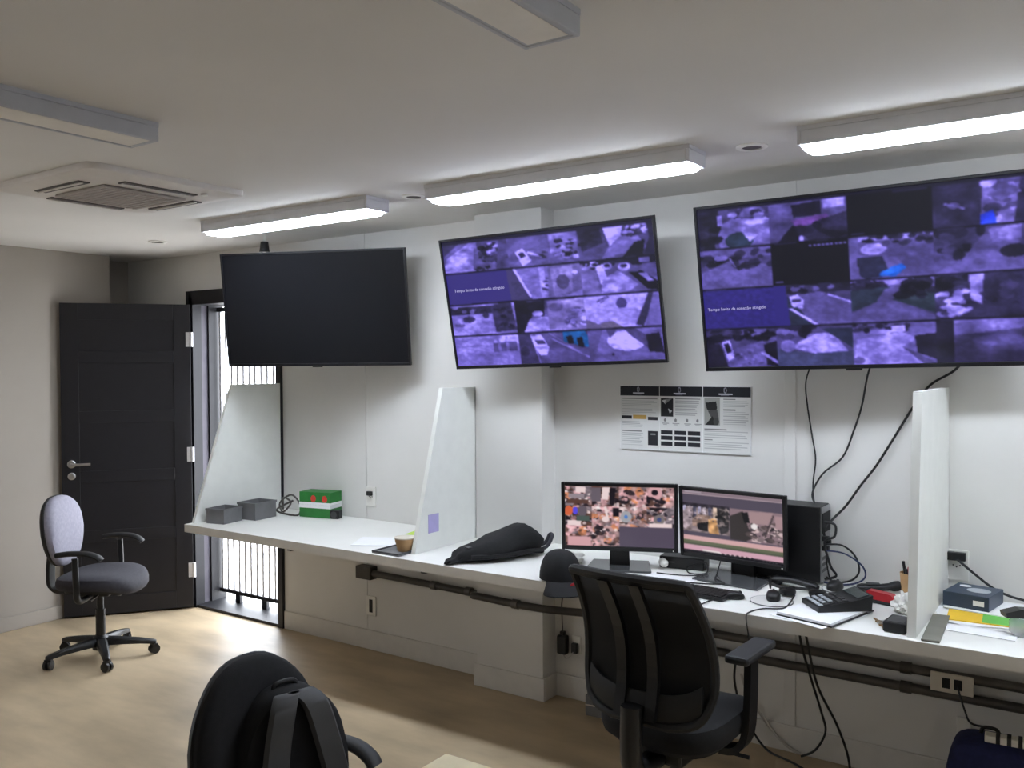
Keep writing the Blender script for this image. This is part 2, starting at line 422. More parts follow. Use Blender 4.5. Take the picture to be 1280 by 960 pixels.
# ------------------------------------------------------------------ desk and dividers
desk = thing('wall_desk', 'long white wall-mounted desk running along the back wall', 'desk', (0, 0, .77))
MB().box(-4.40, .95, -.70, -.004, -.045, 0, .002).build('worktop', WHITE, desk)
MB().box(-4.40, .95, -.702, -.70, -.045, -.001).build('edge_band', EDGE, desk)
for bx in (-4.30, -3.2, -1.62, -.2, .8):
    m = MB(); m.box(bx, bx + .03, -.5, -.004, -.075, -.045); m.box(bx, bx + .03, -.034, -.004, -.26, -.075)
    m.build('bracket', GREYP, desk)
def divider(x0, th, yb0, top_y, bot_y, ztop, label):
    o = MB().prism([(yb0, 0), (bot_y, 0), (top_y, ztop - .771), (yb0, ztop - .771)], 0, th, 'x').build('desk_divider', PANEL, loc=(x0, 0, .771))
    return tag(o, label, 'divider', 'white trapezoid desk dividers')
divider(-4.39, .022, -.004, -.385, -.66, 1.565, 'white desk divider at the end by the dark door')
divider(-2.775, .024, -.004, -.38, -.60, 1.56, 'white desk divider with a lilac note, beside the wall pillar')
divider(-.562, .028, -.004, -.585, -.675, 1.575, 'white desk divider right of the calculator and pen cup')
tag(MB().box(-.028, .028, -.17, .17, 0, .008, .003).build('metal_bar', GREYD, loc=(-.497, -.525, .771), rot=(0, 0, rad(3))), 'flat grey metal bar lying along the right divider', 'metal bar')

# ------------------------------------------------------------------ rasters painted in code for screens and print
class Ras:
    def __init__(s, w, h, base=0.2):
        s.w, s.h = w, h; s.a = np.zeros((h, w, 3)); s.a[:] = base
        s.rng = np.random.default_rng(w * 31 + h)
    def cell(s, u0, v0, u1, v1):
        x0, x1 = int(round(u0 * s.w)), int(round(u1 * s.w)); y0, y1 = int(round(v0 * s.h)), int(round(v1 * s.h))
        return Cell(s, x0, y0, x1, y1)
class Cell:
    def __init__(s, r, x0, y0, x1, y1):
        s.r = r; s.v = r.a[y0:y1, x0:x1]; h, w = s.v.shape[:2]
        s.X, s.Y = np.meshgrid((np.arange(w) + .5) / w, (np.arange(h) + .5) / h)
    def put(s, mask, c, al=1.0):
        c = np.array(c if isinstance(c, (tuple, list)) else (c, c, c), float)
        s.v[mask] = s.v[mask] * (1 - al) + c * al; return s
    def fill(s, c): return s.put(np.ones(s.X.shape, bool), c)
    def grad(s, a, b):
        a = np.array(a if isinstance(a, (tuple, list)) else (a,) * 3, float); b = np.array(b if isinstance(b, (tuple, list)) else (b,) * 3, float)
        s.v[:] = a + (b - a) * s.Y[..., None]; return s
    def rect(s, u0, v0, u1, v1, c, al=1): return s.put((s.X >= u0) & (s.X <= u1) & (s.Y >= v0) & (s.Y <= v1), c, al)
    def ell(s, u, v, a, b, c, al=1, rot=0):
        dx, dy = s.X - u, s.Y - v; cr, sr = math.cos(rot), math.sin(rot)
        return s.put(((dx * cr + dy * sr) / a) ** 2 + ((-dx * sr + dy * cr) / b) ** 2 <= 1, c, al)
    def poly(s, P, c, al=1):
        ins = np.zeros(s.X.shape, bool); n = len(P)
        for i in range(n):
            x1, y1 = P[i]; x2, y2 = P[(i + 1) % n]
            if y1 == y2: continue
            cond = (s.Y < max(y1, y2)) & (s.Y >= min(y1, y2)) & (s.X < (x2 - x1) * (s.Y - y1) / (y2 - y1) + x1); ins ^= cond
        return s.put(ins, c, al)
    def line(s, u0, v0, u1, v1, w, c, al=1):
        dx, dy = u1 - u0, v1 - v0; L = dx * dx + dy * dy + 1e-9
        t = np.clip(((s.X - u0) * dx + (s.Y - v0) * dy) / L, 0, 1)
        return s.put((s.X - u0 - t * dx) ** 2 + (s.Y - v0 - t * dy) ** 2 <= w * w, c, al)
    def noise(s, n, amp, seed=0, u0=0, v0=0, u1=1, v1=1):
        g = np.random.default_rng(seed).random((n + 2, n + 2)); fx = s.X * n; fy = s.Y * n
        ix, iy = fx.astype(int), fy.astype(int); tx, ty = fx - ix, fy - iy
        v = (g[iy, ix] * (1 - tx) + g[iy, ix + 1] * tx) * (1 - ty) + (g[iy + 1, ix] * (1 - tx) + g[iy + 1, ix + 1] * tx) * ty
        m = (s.X >= u0) & (s.X <= u1) & (s.Y >= v0) & (s.Y <= v1)
        s.v[m] = np.clip(s.v[m] * (1 + amp * 2 * (v[m] - .5))[:, None] + .12 * amp * (v[m] - .5)[:, None], 0, 1); return s
    def blobs(s, n, u0, v0, u1, v1, size, cols, seed=0):
        rg = np.random.default_rng(seed)
        for _ in range(n):
            s.ell(rg.uniform(u0, u1), rg.uniform(v0, v1), size * rg.uniform(.5, 1.5), size * rg.uniform(.4, 1.3), cols[rg.integers(len(cols))], .85, rg.uniform(0, 3))
        return s
def lin(a):
    return np.where(a <= .04045, a / 12.92, ((a + .055) / 1.055) ** 2.4)
def raster_mesh(name, ras, w, h, m):
    # flat printed sheet in the local XZ plane facing -Y, picture carried by vertex colours
    nx, nz = ras.w, ras.h
    xs = np.linspace(-w / 2, w / 2, nx); zs = np.linspace(h / 2, -h / 2, nz)
    X, Zz = np.meshgrid(xs, zs); co = np.stack([X, np.zeros_like(X), Zz], -1).reshape(-1, 3)
    idx = np.arange(nx * nz).reshape(nz, nx)
    q = np.stack([idx[:-1, :-1], idx[1:, :-1], idx[1:, 1:], idx[:-1, 1:]], -1).reshape(-1, 4)
    me = bpy.data.meshes.new(name); me.vertices.add(len(co)); me.vertices.foreach_set('co', co.ravel())
    me.loops.add(q.size); me.loops.foreach_set('vertex_index', q.ravel().astype(np.int32))
    me.polygons.add(len(q)); me.polygons.foreach_set('loop_start', np.arange(0, q.size, 4, dtype=np.int32))
    me.update(calc_edges=True)
    at = me.color_attributes.new('Col', 'FLOAT_COLOR', 'POINT')
    col = np.ones((nx * nz, 4), np.float32); col[:, :3] = lin(np.clip(ras.a, 0, 1)).reshape(-1, 3)
    at.data.foreach_set('color', col.ravel()); me.materials.append(m); return me
def soften(ras, k=1):
    for _ in range(k):
        p = np.pad(ras.a, ((1, 1), (1, 1), (0, 0)), mode='edge')
        ras.a = (p[1:-1, 1:-1] * 4 + (p[:-2, 1:-1] + p[2:, 1:-1] + p[1:-1, :-2] + p[1:-1, 2:]) * 2 + p[:-2, :-2] + p[2:, 2:] + p[:-2, 2:] + p[2:, :-2]) / 16
    return ras
def tint_purple(ras):
    soften(ras)
    a = ras.a; l = a.mean(-1, keepdims=True); ch = a - l
    t = np.array([.57, .51, 1.0]); d = np.array([.03, .025, .07])
    l = np.clip((l - .06) * 1.08 + .03, 0, 1)
    ras.a = np.clip(d + l * t + ch * .9 + np.clip(l - .7, 0, 1) * np.array([.35, .35, .1]), 0, 1)
def cap_strip(c):
    if c.v.std() > .06: c.noise(22, .10, 77).noise(36, .10, 78)
    c.rect(0, 0, 1, .05, .06); c.rect(.05, .012, .35, .036, .35, .7); c.rect(.6, .012, .75, .036, .35, .6)

D, K, Lt, Mi = .08, .03, .85, .45
def tv2_raster():
    R_ = Ras(288, 164, .1)
    cs = [[R_.cell(i / 3, j / 4, (i + 1) / 3, (j + 1) / 4) for i in range(3)] for j in range(4)]
    c = cs[0][0]; c.grad(.45, .55).poly([(0, 0), (.35, 0), (.0, .5)], .25).poly([(.05, .55), (.45, .1), (.55, .1), (.5, 1), (0, 1)], .72).poly([(.5, .3), (.9, .1), (.95, .6), (.7, .95), (.45, .95)], .5)
    c.blobs(34, .58, .2, .88, .75, .06, [.1, .15, .3, .75], 3).blobs(8, .4, .85, .7, .98, .04, [.15], 4).poly([(.9, 0), (1, 0), (1, 1), (.8, 1)], .4).noise(9, .35, 1)
    c = cs[0][1]; c.grad(.42, .5).poly([(.0, 0), (.55, 0), (.6, .65), (0, .9)], .5).poly([(.6, 0), (1, 0), (1, .6), (.62, .7)], .62).poly([(.1, .55), (.22, .45), (.34, .85), (.2, 1)], .92).poly([(.15, .62), (.22, .57), (.26, .7), (.19, .75)], .2)
    c.line(.3, .6, .48, .75, .03, .9).blobs(26, .72, .35, .98, .85, .05, [.08, .12, .7, .9], 9).blobs(4, .45, .6, .55, .8, .03, [.15, .2], 10).noise(8, .3, 2)
    c = cs[0][2]; c.grad(.3, .42).poly([(0, 0), (.3, 0), (.34, .55), (.05, .75)], .2).blobs(10, .05, .1, .28, .6, .06, [.1, .14], 5).poly([(.34, .06), (.62, .06), (.58, .4), (.42, .66)], .95).poly([(.42, .66), (.58, .4), (.8, .45), (.9, .8), (.3, 1)], .6)
    c.blobs(26, .66, .12, .92, .4, .05, [.12, .2, .75, .85], 6).poly([(.58, 1), (.74, .62), (.88, .55), (.84, 1)], .08).poly([(.9, 0), (1, 0), (1, 1), (.84, 1), (.94, .5)], .18).noise(7, .25, 3)
    c = cs[1][0]; c.fill((.30, .29, .40)).poly([(.94, 0), (1, 0), (1, 1), (.97, 1)], .35)
    c = cs[1][1]; c.grad(.6, .7).poly([(0, 0), (.06, 0), (.25, .85), (.28, 1), (0, 1)], .3).line(.05, .02, .26, .92, .02, .95).rect(.42, 0, .5, 1, .78).blobs(6, .48, .4, .55, .8, .04, [.2, .3], 7)
    c.poly([(.55, 0), (1, 0), (1, .8), (.75, 1), (.52, 1)], (.52, .52, .5)).poly([(.58, .12), (.9, .1), (.86, .85), (.6, .95)], (.68, .68, .64)).ell(.74, .55, .09, .22, (.4, .4, .38)).ell(.92, .3, .04, .06, .9).noise(6, .2, 4)
    c = cs[1][2]; c.grad(.4, .5).rect(0, 0, 1, .15, .15).poly([(.0, .1), (.2, .1), (.24, 1), (0, 1)], (.6, .6, .58)).blobs(20, .05, .05, .45, .25, .04, [.05, .1, .9], 8).poly([(.2, .2), (.3, .15), (.36, .6), (.26, .75)], .9).poly([(.28, .6), (.5, .35), (.75, .8), (.6, 1), (.25, 1)], .72)
    c.ell(.36, .22, .07, .1, .7).ell(.36, .2, .04, .05, .12).ell(.58, .28, .08, .12, .85).ell(.58, .24, .05, .05, .2).poly([(.64, .45), (.8, .42), (1, .75), (1, 1), (.86, .95)], .06).poly([(.76, .5), (.86, .5), (.95, .72), (.88, .74)], .7).poly([(.55, 0), (1, 0), (1, .2), (.7, .25)], .1).rect(.78, .03, .92, .2, .6).noise(9, .3, 5)
    c = cs[2][0]; c.grad(.7, .6).rect(0, .1, .68, .35, .2).blobs(16, .02, .12, .6, .4, .05, [.12, .2, .6], 11).poly([(.0, .55), (.6, .4), (.7, 1), (0, 1)], .68).ell(.28, .5, .1, .1, .3).ell(.55, .4, .05, .1, .25).ell(.12, .68, .08, .06, .45)
    c.poly([(.64, .1), (.95, 0), (1, .9), (.68, .95)], .28).blobs(14, .68, .15, .95, .85, .05, [.1, .15, .4], 12).noise(8, .3, 6)
    c = cs[2][1]; c.grad(.3, .7).poly([(0, 0), (.18, 0), (.25, .5), (.1, 1), (0, 1)], .1).poly([(.2, .1), (.45, .05), (.42, .55), (.2, .5)], .12).ell(.33, .45, .08, .09, .8).poly([(.1, 1), (.2, .6), (.5, .55), (.48, 1)], .78)
    c.poly([(.48, .1), (1, .05), (1, 1), (.48, .95)], (.66, .66, .62)).ell(.6, .3, .1, .13, (.5, .5, .48)).blobs(30, .72, .4, 1, .9, .05, [.35, .75, .9, .5], 13).noise(8, .3, 7)
    c = cs[2][2]; c.grad(.86, .82).line(.18, .22, .32, .08, .012, .3).line(.22, .26, .34, .1, .006, .3).ell(.5, .3, .07, .15, (.36, .36, .4)).poly([(0, .72), (.14, .86), (.4, 1), (0, 1)], (.5, .5, .42)).poly([(.86, .05), (.93, 0), (.9, .35), (.76, 1), (.66, .95)], .25).poly([(.93, 0), (1, 0), (1, 1), (.78, 1)], .62).poly([(.2, .85), (.35, .8), (.5, 1), (.2, 1)], (.55, .55, .42)).noise(5, .12, 8)
    c = cs[3][0]; c.grad(.62, .66).rect(.0, .05, 1, .35, .74).blobs(10, .1, .05, .95, .25, .05, [.8, .9, .6], 14).poly([(.6, .3), (.97, .26), (.97, .55), (.6, .58)], .42).rect(.68, .3, .72, .55, .6).rect(.8, .29, .84, .55, .6).poly([(.05, .42), (.55, .35), (.58, .55), (.05, .6)], .7).noise(6, .2, 9)
    c = cs[3][1]; c.grad(.34, .4).poly([(0, 0), (.16, 0), (.3, 1), (0, 1)], .3).ell(.08, .6, .07, .15, .2).line(.2, .1, .3, .98, .02, .7).poly([(.2, .1), (.5, .0), (1, .75), (1, 1), (.3, 1)], .42).poly([(.18, .12), (.34, .1), (.44, .5), (.4, .72), (.3, .75), (.22, .45)], .9).poly([(.24, .28), (.36, .27), (.4, .38), (.28, .4)], .3)
    c.poly([(.66, .05), (.95, .0), (1, .2), (1, .55), (.66, .35)], (.2, .5, .56)).poly([(.7, .2), (.78, .16), (.8, .4), (.72, .42)], .08).poly([(.84, .25), (.92, .22), (.94, .55), (.86, .5)], .08).line(.5, .25, 1, .85, .015, .75).line(.45, .05, .95, .8, .01, .6).noise(8, .25, 10)
    c = cs[3][2]; c.grad(.6, .5).ell(.52, .4, .26, .3, .97).poly([(.25, 0), (.42, 0), (.36, .2), (.3, .3)], .4).poly([(.48, 0), (.64, .05), (.95, .5), (.86, .75), (.6, .3)], .35).poly([(.78, .25), (.95, .2), (1, .8), (.8, .75)], .12).ell(.32, .8, .02, .04, .2).poly([(.0, 0), (.22, 0), (.05, 1), (0, 1)], .45).noise(6, .25, 11)
    for j in range(4):
        for i in range(3): cap_strip(cs[j][i])
    full = R_.cell(0, 0, 1, 1)
    for i in (1, 2): full.rect(i / 3 - .0015, 0, i / 3 + .0015, 1, .3, .6)
    full.rect(0, 0, 1, .03, .13)
    tint_purple(R_); return R_
def tv3_raster():
    R_ = Ras(336, 192, .1)
    cs = [[R_.cell(i / 4, j / 4, (i + 1) / 4, (j + 1) / 4) for i in range(4)] for j in range(4)]
    T = [.1, .16, .22]
    c = cs[0][0]; c.grad(.35, .4).poly([(.28, .5), (.5, .3), (1, .4), (1, 1), (.3, 1)], .62).poly([(0, 0), (.3, 0), (.34, .5), (.2, 1), (0, 1)], .14).blobs(16, 0, .1, .28, .95, .08, [.08, .14, .2], 1).ell(.58, .85, .2, .2, (.2, .27, .22)).ell(.75, .2, .2, .12, .55).blobs(14, .45, .05, 1, .45, .07, [.2, .3, .75, .6], 2).ell(.85, .42, .18, .08, .85).rect(.28, .2, .36, .45, .8).poly([(.6, .6), (.85, .75), (.72, .9)], .8).noise(9, .35, 21)
    c = cs[0][1]; c.grad(.5, .3).rect(0, 0, 1, .3, .5).poly([(.3, .15), (.68, .1), (.68, .42), (.32, .45)], .14).poly([(.28, .5), (.75, .42), (.8, .58), (.36, .66)], (.58, .46, .52)).poly([(.1, 1), (.3, .62), (.45, .75), (.42, 1)], .08).poly([(.4, .75), (.65, .55), (1, .4), (1, 1), (.5, 1)], .2).blobs(8, .4, .6, 1, .95, .1, [.08, .15], 22).rect(.7, .05, .98, .3, .75).rect(.88, .1, .97, .26, .92).ell(.41, .95, .03, .08, .8).noise(7, .3, 22)
    c = cs[0][2]; c.fill(.025); c.rect(.55, .08, .95, .13, .5, .35); c.rect(.03, .93, .2, .97, .4, .5)
    c = cs[0][3]; c.grad(.25, .22).poly([(.56, 0), (.95, 0), (.88, 1), (.52, 1)], .6).blobs(16, .58, .05, .9, .95, .08, [.75, .9, .4, .3], 24).poly([(.52, .8), (.66, .7), (.7, 1), (.52, 1)], (.3, .45, .9)).ell(.24, .55, .07, .07, .55).line(.15, .5, .34, .62, .02, .7).rect(0, 0, .5, .2, .2).noise(7, .4, 25)
    c = cs[1][0]; c.grad(.3, .45).rect(0, 0, 1, .28, .5).blobs(22, 0, .2, .45, .45, .07, [.06, .12, .2], 26).poly([(.45, .3), (1, .5), (1, 1), (0, 1), (0, .6)], .5).blobs(18, .5, .15, 1, .55, .07, [.1, .18, .22], 27).line(.42, .25, .5, .5, .01, .7).ell(.3, .25, .1, .07, .65).noise(8, .2, 28)
    c = cs[1][1]; c.fill(.02); c.rect(.5, .1, .98, .15, .75, .8); c.rect(.04, .92, .14, .96, .6, .7)
    for k in range(8): c.rect(.54 + k * .055, .09, .555 + k * .055, .16, .02)
    c = cs[1][2]; c.grad(.55, .5).poly([(.12, 0), (1, 0), (1, .35), (.55, .55), (.12, .45)], .45).ell(.3, .33, .16, .13, .8).rect(.12, .05, 1, .14, .78).blobs(20, .2, .02, .98, .24, .06, [.1, .2, .3], 29).poly([(.1, .5), (.4, .5), (.5, .95), (.2, 1), (.1, .9)], (.18, .2, .2)).poly([(.35, .95), (.52, .75), (.7, .68), (.68, .8), (.55, .98)], (.25, .55, .75)).ell(.5, .86, .15, .06, (.3, .62, .8), 1, -.4).poly([(.55, .5), (1, .35), (1, 1), (.75, .95)], .42).rect(.02, .7, .12, 1, .5).noise(8, .2, 30)
    c = cs[1][3]; c.grad(.35, .45).blobs(22, 0, .1, .4, .75, .1, [.1, .18, .3], 31).poly([(.3, .75), (.55, .2), (.9, .2), (1, 1), (0, 1)], .52).ell(.88, .6, .16, .14, .14).ell(.52, .1, .05, .14, .12).poly([(.6, .1), (.95, .05), (.95, .35), (.65, .4)], .6).noise(6, .3, 32)
    c = cs[2][0]; c.fill((.26, .25, .40))
    c = cs[2][1]; c.grad(.3, .4).rect(0, 0, 1, .22, .16).blobs(14, 0, .0, 1, .22, .06, [.1, .5, .25], 33).poly([(.3, .3), (.6, .2), (1, .5), (1, 1), (.5, 1), (.2, .6)], .5).poly([(0, .3), (.2, .3), (.5, 1), (0, 1)], (.2, .24, .2)).line(.22, .6, .55, 1, .025, .95).line(.72, .3, 1, .5, .02, .9).poly([(.2, .3), (.32, .25), (.4, .4), (.38, .6), (.24, .55)], .85).rect(.24, .38, .36, .44, .25).noise(8, .2, 34)
    c = cs[2][2]; c.grad(.6, .3).rect(0, 0, 1, .16, .8).blobs(26, .0, .08, .4, .25, .06, [.1, .16, .22], 35).poly([(0, .25), (.5, .2), (.3, .55), (0, .75)], (.2, .25, .2)).poly([(.42, .25), (.56, .22), (.5, .5), (1, .9), (1, 1), (0, 1), (0, .8), (.3, .55)], .48).poly([(.5, .5), (.7, .3), (1, .35), (1, .85)], (.22, .28, .2)).blobs(14, .65, .12, 1, .5, .1, [.06, .12], 36).noise(8, .25, 37)
    c = cs[2][3]; c.grad(.25, .2).blobs(20, 0, .1, .45, .6, .1, [.06, .1, .2], 38).blobs(20, .02, .35, .35, .95, .08, [.85, .7, .9, .3], 39).poly([(.38, 0), (.55, 0), (.52, .7), (.4, .6)], .7).blobs(14, .55, .1, 1, .9, .1, [.12, .2, .34], 40).noise(6, .4, 41)
    c = cs[3][0]; c.grad(.3, .45).blobs(26, 0, .05, 1, .35, .09, [.05, .1, .2, .55], 42).poly([(.35, .55), (.8, .35), (1, .6), (1, 1), (.3, 1)], .5).poly([(.22, .35), (.34, .3), (.4, .75), (.3, .85)], .85).poly([(.25, .4), (.32, .38), (.36, .6), (.29, .65)], .12).poly([(0, .4), (.2, .4), (.3, 1), (0, 1)], .12).blobs(20, .35, .6, .8, .95, .03, [.3, .6, .75], 43).poly([(.82, .45), (1, .35), (1, 1), (.85, .95)], .1).line(.8, .65, 1, .9, .03, .8).noise(9, .3, 44)
    c = cs[3][1]; c.grad(.35, .5).blobs(22, 0, .0, .5, .35, .08, [.08, .14, .6, .3], 45).poly([(.3, .4), (.55, .2), (.75, .2), (.95, .7), (.5, .7), (.2, .55)], .82).poly([(0, .55), (.5, .7), (1, .65), (1, 1), (0, 1)], (.34, .38, .34)).poly([(.6, .1), (1, .1), (1, .6), (.85, .4)], (.2, .24, .22)).ell(.15, .5, .1, .15, .65).noise(8, .2, 46)
    c = cs[3][2]; c.grad(.6, .55).rect(0, 0, 1, .15, .5).blobs(24, 0, .03, .7, .2, .05, [.08, .15, .3], 47).ell(.35, .24, .14, .06, .8).rect(.48, .1, .64, .25, .92).poly([(.05, .4), (.6, .25), (.8, .4), (.6, .6), (.9, 1), (0, 1)], .78).poly([(.75, .35), (1, .3), (1, .9), (.78, .75)], .14).poly([(.6, .6), (.78, .75), (1, 1), (.85, 1)], .4).ell(.06, .9, .08, .08, .45).noise(7, .2, 48)
    c = cs[3][3]; c.grad(.75, .2).rect(0, 0, .2, 1, .12).poly([(.2, .1), (1, .0), (1, .3), (.3, .4)], .6).poly([(.2, .38), (1, .25), (1, .65), (.5, .75), (.22, .6)], .35).ell(.7, .5, .3, .12, .45).noise(5, .4, 49)
    for j in range(4):
        for i in range(4): cap_strip(cs[j][i])
    f = R_.cell(0, 0, 1, 1)
    for i in (1, 2, 3): f.rect(i / 4 - .001, 0, i / 4 + .001, 1, .3, .5)
    f.rect(.25 - .01, .5, .25 + .045, .75, .1, 0); R_.cell(.25, .505, .302, .75).poly([(0, 0), (.8, 0), (1, 1), (0, 1)], (.26, .25, .40))
    f.rect(0, 0, 1, .02, .1)
    tint_purple(R_); return R_
def mon1_raster():
    R_ = Ras(176, 104, (.33, .29, .36))
    pk, wh, dk, gr_, br, og = (.86, .66, .68), (.95, .86, .86), (.10, .08, .11), (.5, .45, .48), (.36, .25, .22), (.82, .52, .36)
    pal = [pk, wh, dk, gr_, br, og, dk, (.62, .5, .5)]
    for j in range(3):
        for i in range(4):
            if j == 2 and i > 1: continue
            c = R_.cell(i / 4, j / 3, (i + 1) / 4, (j + 1) / 3)
            c.fill([gr_, br, pk, (.75, .6, .6)][(i + j) % 4]).blobs(16, 0, 0, 1, 1, .17, pal, 60 + i + 7 * j).blobs(34, 0, .1, 1, 1, .06, [dk, wh, pk, br, gr_], 80 + i + 7 * j).noise(9, .3, i + 9 * j)
    R_.cell(.02, .02, .22, .3).rect(.4, 0, .85, .35, wh).rect(.05, .4, .8, .65, (.6, .55, .58)).rect(0, .75, 1, 1, br)
    c = R_.cell(0, .335, .24, .66); c.ell(.15, .25, .16, .25, (.85, .4, .25)).ell(.4, .25, .1, .2, (.35, .3, .9)).ell(.68, .25, .18, .3, (.4, .36, .4)).rect(.1, .75, .62, 1, wh).rect(.45, .5, .95, .75, (.3, .36, .34))
    c = R_.cell(.25, 0, .5, .33); c.poly([(.4, .05), (.68, .05), (.6, .7), (.36, .65)], wh).poly([(.68, .1), (.9, .1), (.8, 1), (.65, .9)], dk).rect(.0, .1, .35, .8, (.42, .38, .42))
    c = R_.cell(.25, .335, .5, .66); c.line(.5, .05, .58, .6, .05, wh).ell(.5, .65, .14, .14, wh).rect(.78, .05, 1, .5, dk)
    c = R_.cell(.5, .335, .75, .66); c.ell(.25, .5, .2, .3, (.66, .66, .68)).ell(.25, .5, .06, .1, (.3, .5, .8))
    c = R_.cell(.75, 0, 1, .33); c.ell(.3, .3, .26, .36, pk).ell(.3, .28, .12, .14, dk).blobs(12, .0, .55, .7, .95, .1, [dk, br], 90)
    c = R_.cell(.75, .335, 1, .66); c.ell(.45, .6, .2, .25, (.5, .46, .46)).ell(.45, .6, .08, .1, (.25, .3, .5)).rect(.1, .8, .9, 1, wh)
    c = R_.cell(0, .667, .25, 1); c.rect(.1, .55, .95, 1, pk)
    return R_
def mon2_raster():
    R_ = Ras(176, 108, (.33, .30, .36)); f = R_.cell(0, 0, 1, 1)
    f.rect(0, 0, 1, .055, (.55, .48, .52)); f.rect(0, .058, 1, .066, (.85, .76, .78)); f.rect(.02, .02, .2, .04, (.7, .65, .7))
    a = R_.cell(.0, .20, .485, .66); a.fill((.52, .46, .47)).rect(0, 0, 1, .14, (.2, .18, .22))
    for k in range(9): a.poly([(k * .11, .12), (k * .11 + .07, .1), (k * .11 + .07, .45), (k * .11, .5)], [(.62, .6, .7), (.75, .7, .74), (.3, .3, .38)][k % 3])
    a.poly([(0, .3), (.22, .1), (.2, .7), (.05, .95), (0, .9)], (.7, .63, .66)).poly([(.2, .6), (.35, .35), (.6, .4), (.56, .9), (.2, .8)], (.58, .48, .44)).poly([(.3, .7), (.55, .6), (.54, .95), (.32, .9)], (.12, .11, .12)).poly([(.55, .5), (.72, .45), (.78, 1), (.56, 1)], (.82, .62, .42)).rect(.66, .08, .74, .48, (.85, .75, .68))
    a.poly([(.74, .1), (.9, .05), (1, .4), (.98, .85), (.82, 1), (.76, .7)], (.2, .19, .2)).blobs(18, .76, .1, .97, .8, .05, [(.5, .45, .45), (.1, .1, .1)], 5).blobs(40, .05, .15, .7, .55, .022, [(.7, .62, .64), (.25, .22, .26), (.45, .4, .44)], 15).noise(14, .35, 3)
    b = R_.cell(.49, .22, 1, .70); b.fill((.56, .47, .5)).poly([(0, .25), (.25, .05), (.42, .9), (.3, 1), (0, 1)], (.22, .2, .2)).poly([(.22, .1), (.34, .08), (.38, .4), (.28, .42)], (.08, .08, .09)).poly([(.36, .05), (.82, 0), (.72, .4), (.38, .42)], (.66, .55, .56)).blobs(44, .36, .35, 1, .95, .055, [(.85, .75, .75), (.2, .18, .2), (.5, .44, .45), (.35, .3, .3)], 6).blobs(50, .36, .4, 1, .98, .025, [(.9, .8, .8), (.12, .1, .12), (.4, .34, .35)], 16)
    b.ell(.46, .5, .06, .09, (.95, .92, .92)).line(.82, .1, .66, .8, .015, (.3, .25, .26)).poly([(.84, .1), (1, .1), (1, .5), (.86, .5)], (.68, .56, .58))
    f.rect(0, .72, 1, .80, (.85, .68, .68)); f.rect(0, .80, 1, .845, (.40, .42, .33)); f.rect(0, .845, 1, .87, (.32, .34, .28)); f.rect(0, .87, 1, .955, (.84, .66, .72)); f.rect(0, .955, 1, 1, (.10, .09, .11))
    for k in range(14): f.rect(.38 + k * .024, .945, .392 + k * .024, .965, (.08, .07, .09) if k % 2 else (.9, .85, .85))
    for k in range(5): f.rect(.8 + k * .03, .97, .815 + k * .03, .985, (.5, .48, .5))
    f.rect(.2, .925, .38, .955, (.95, .9, .9))
    return R_
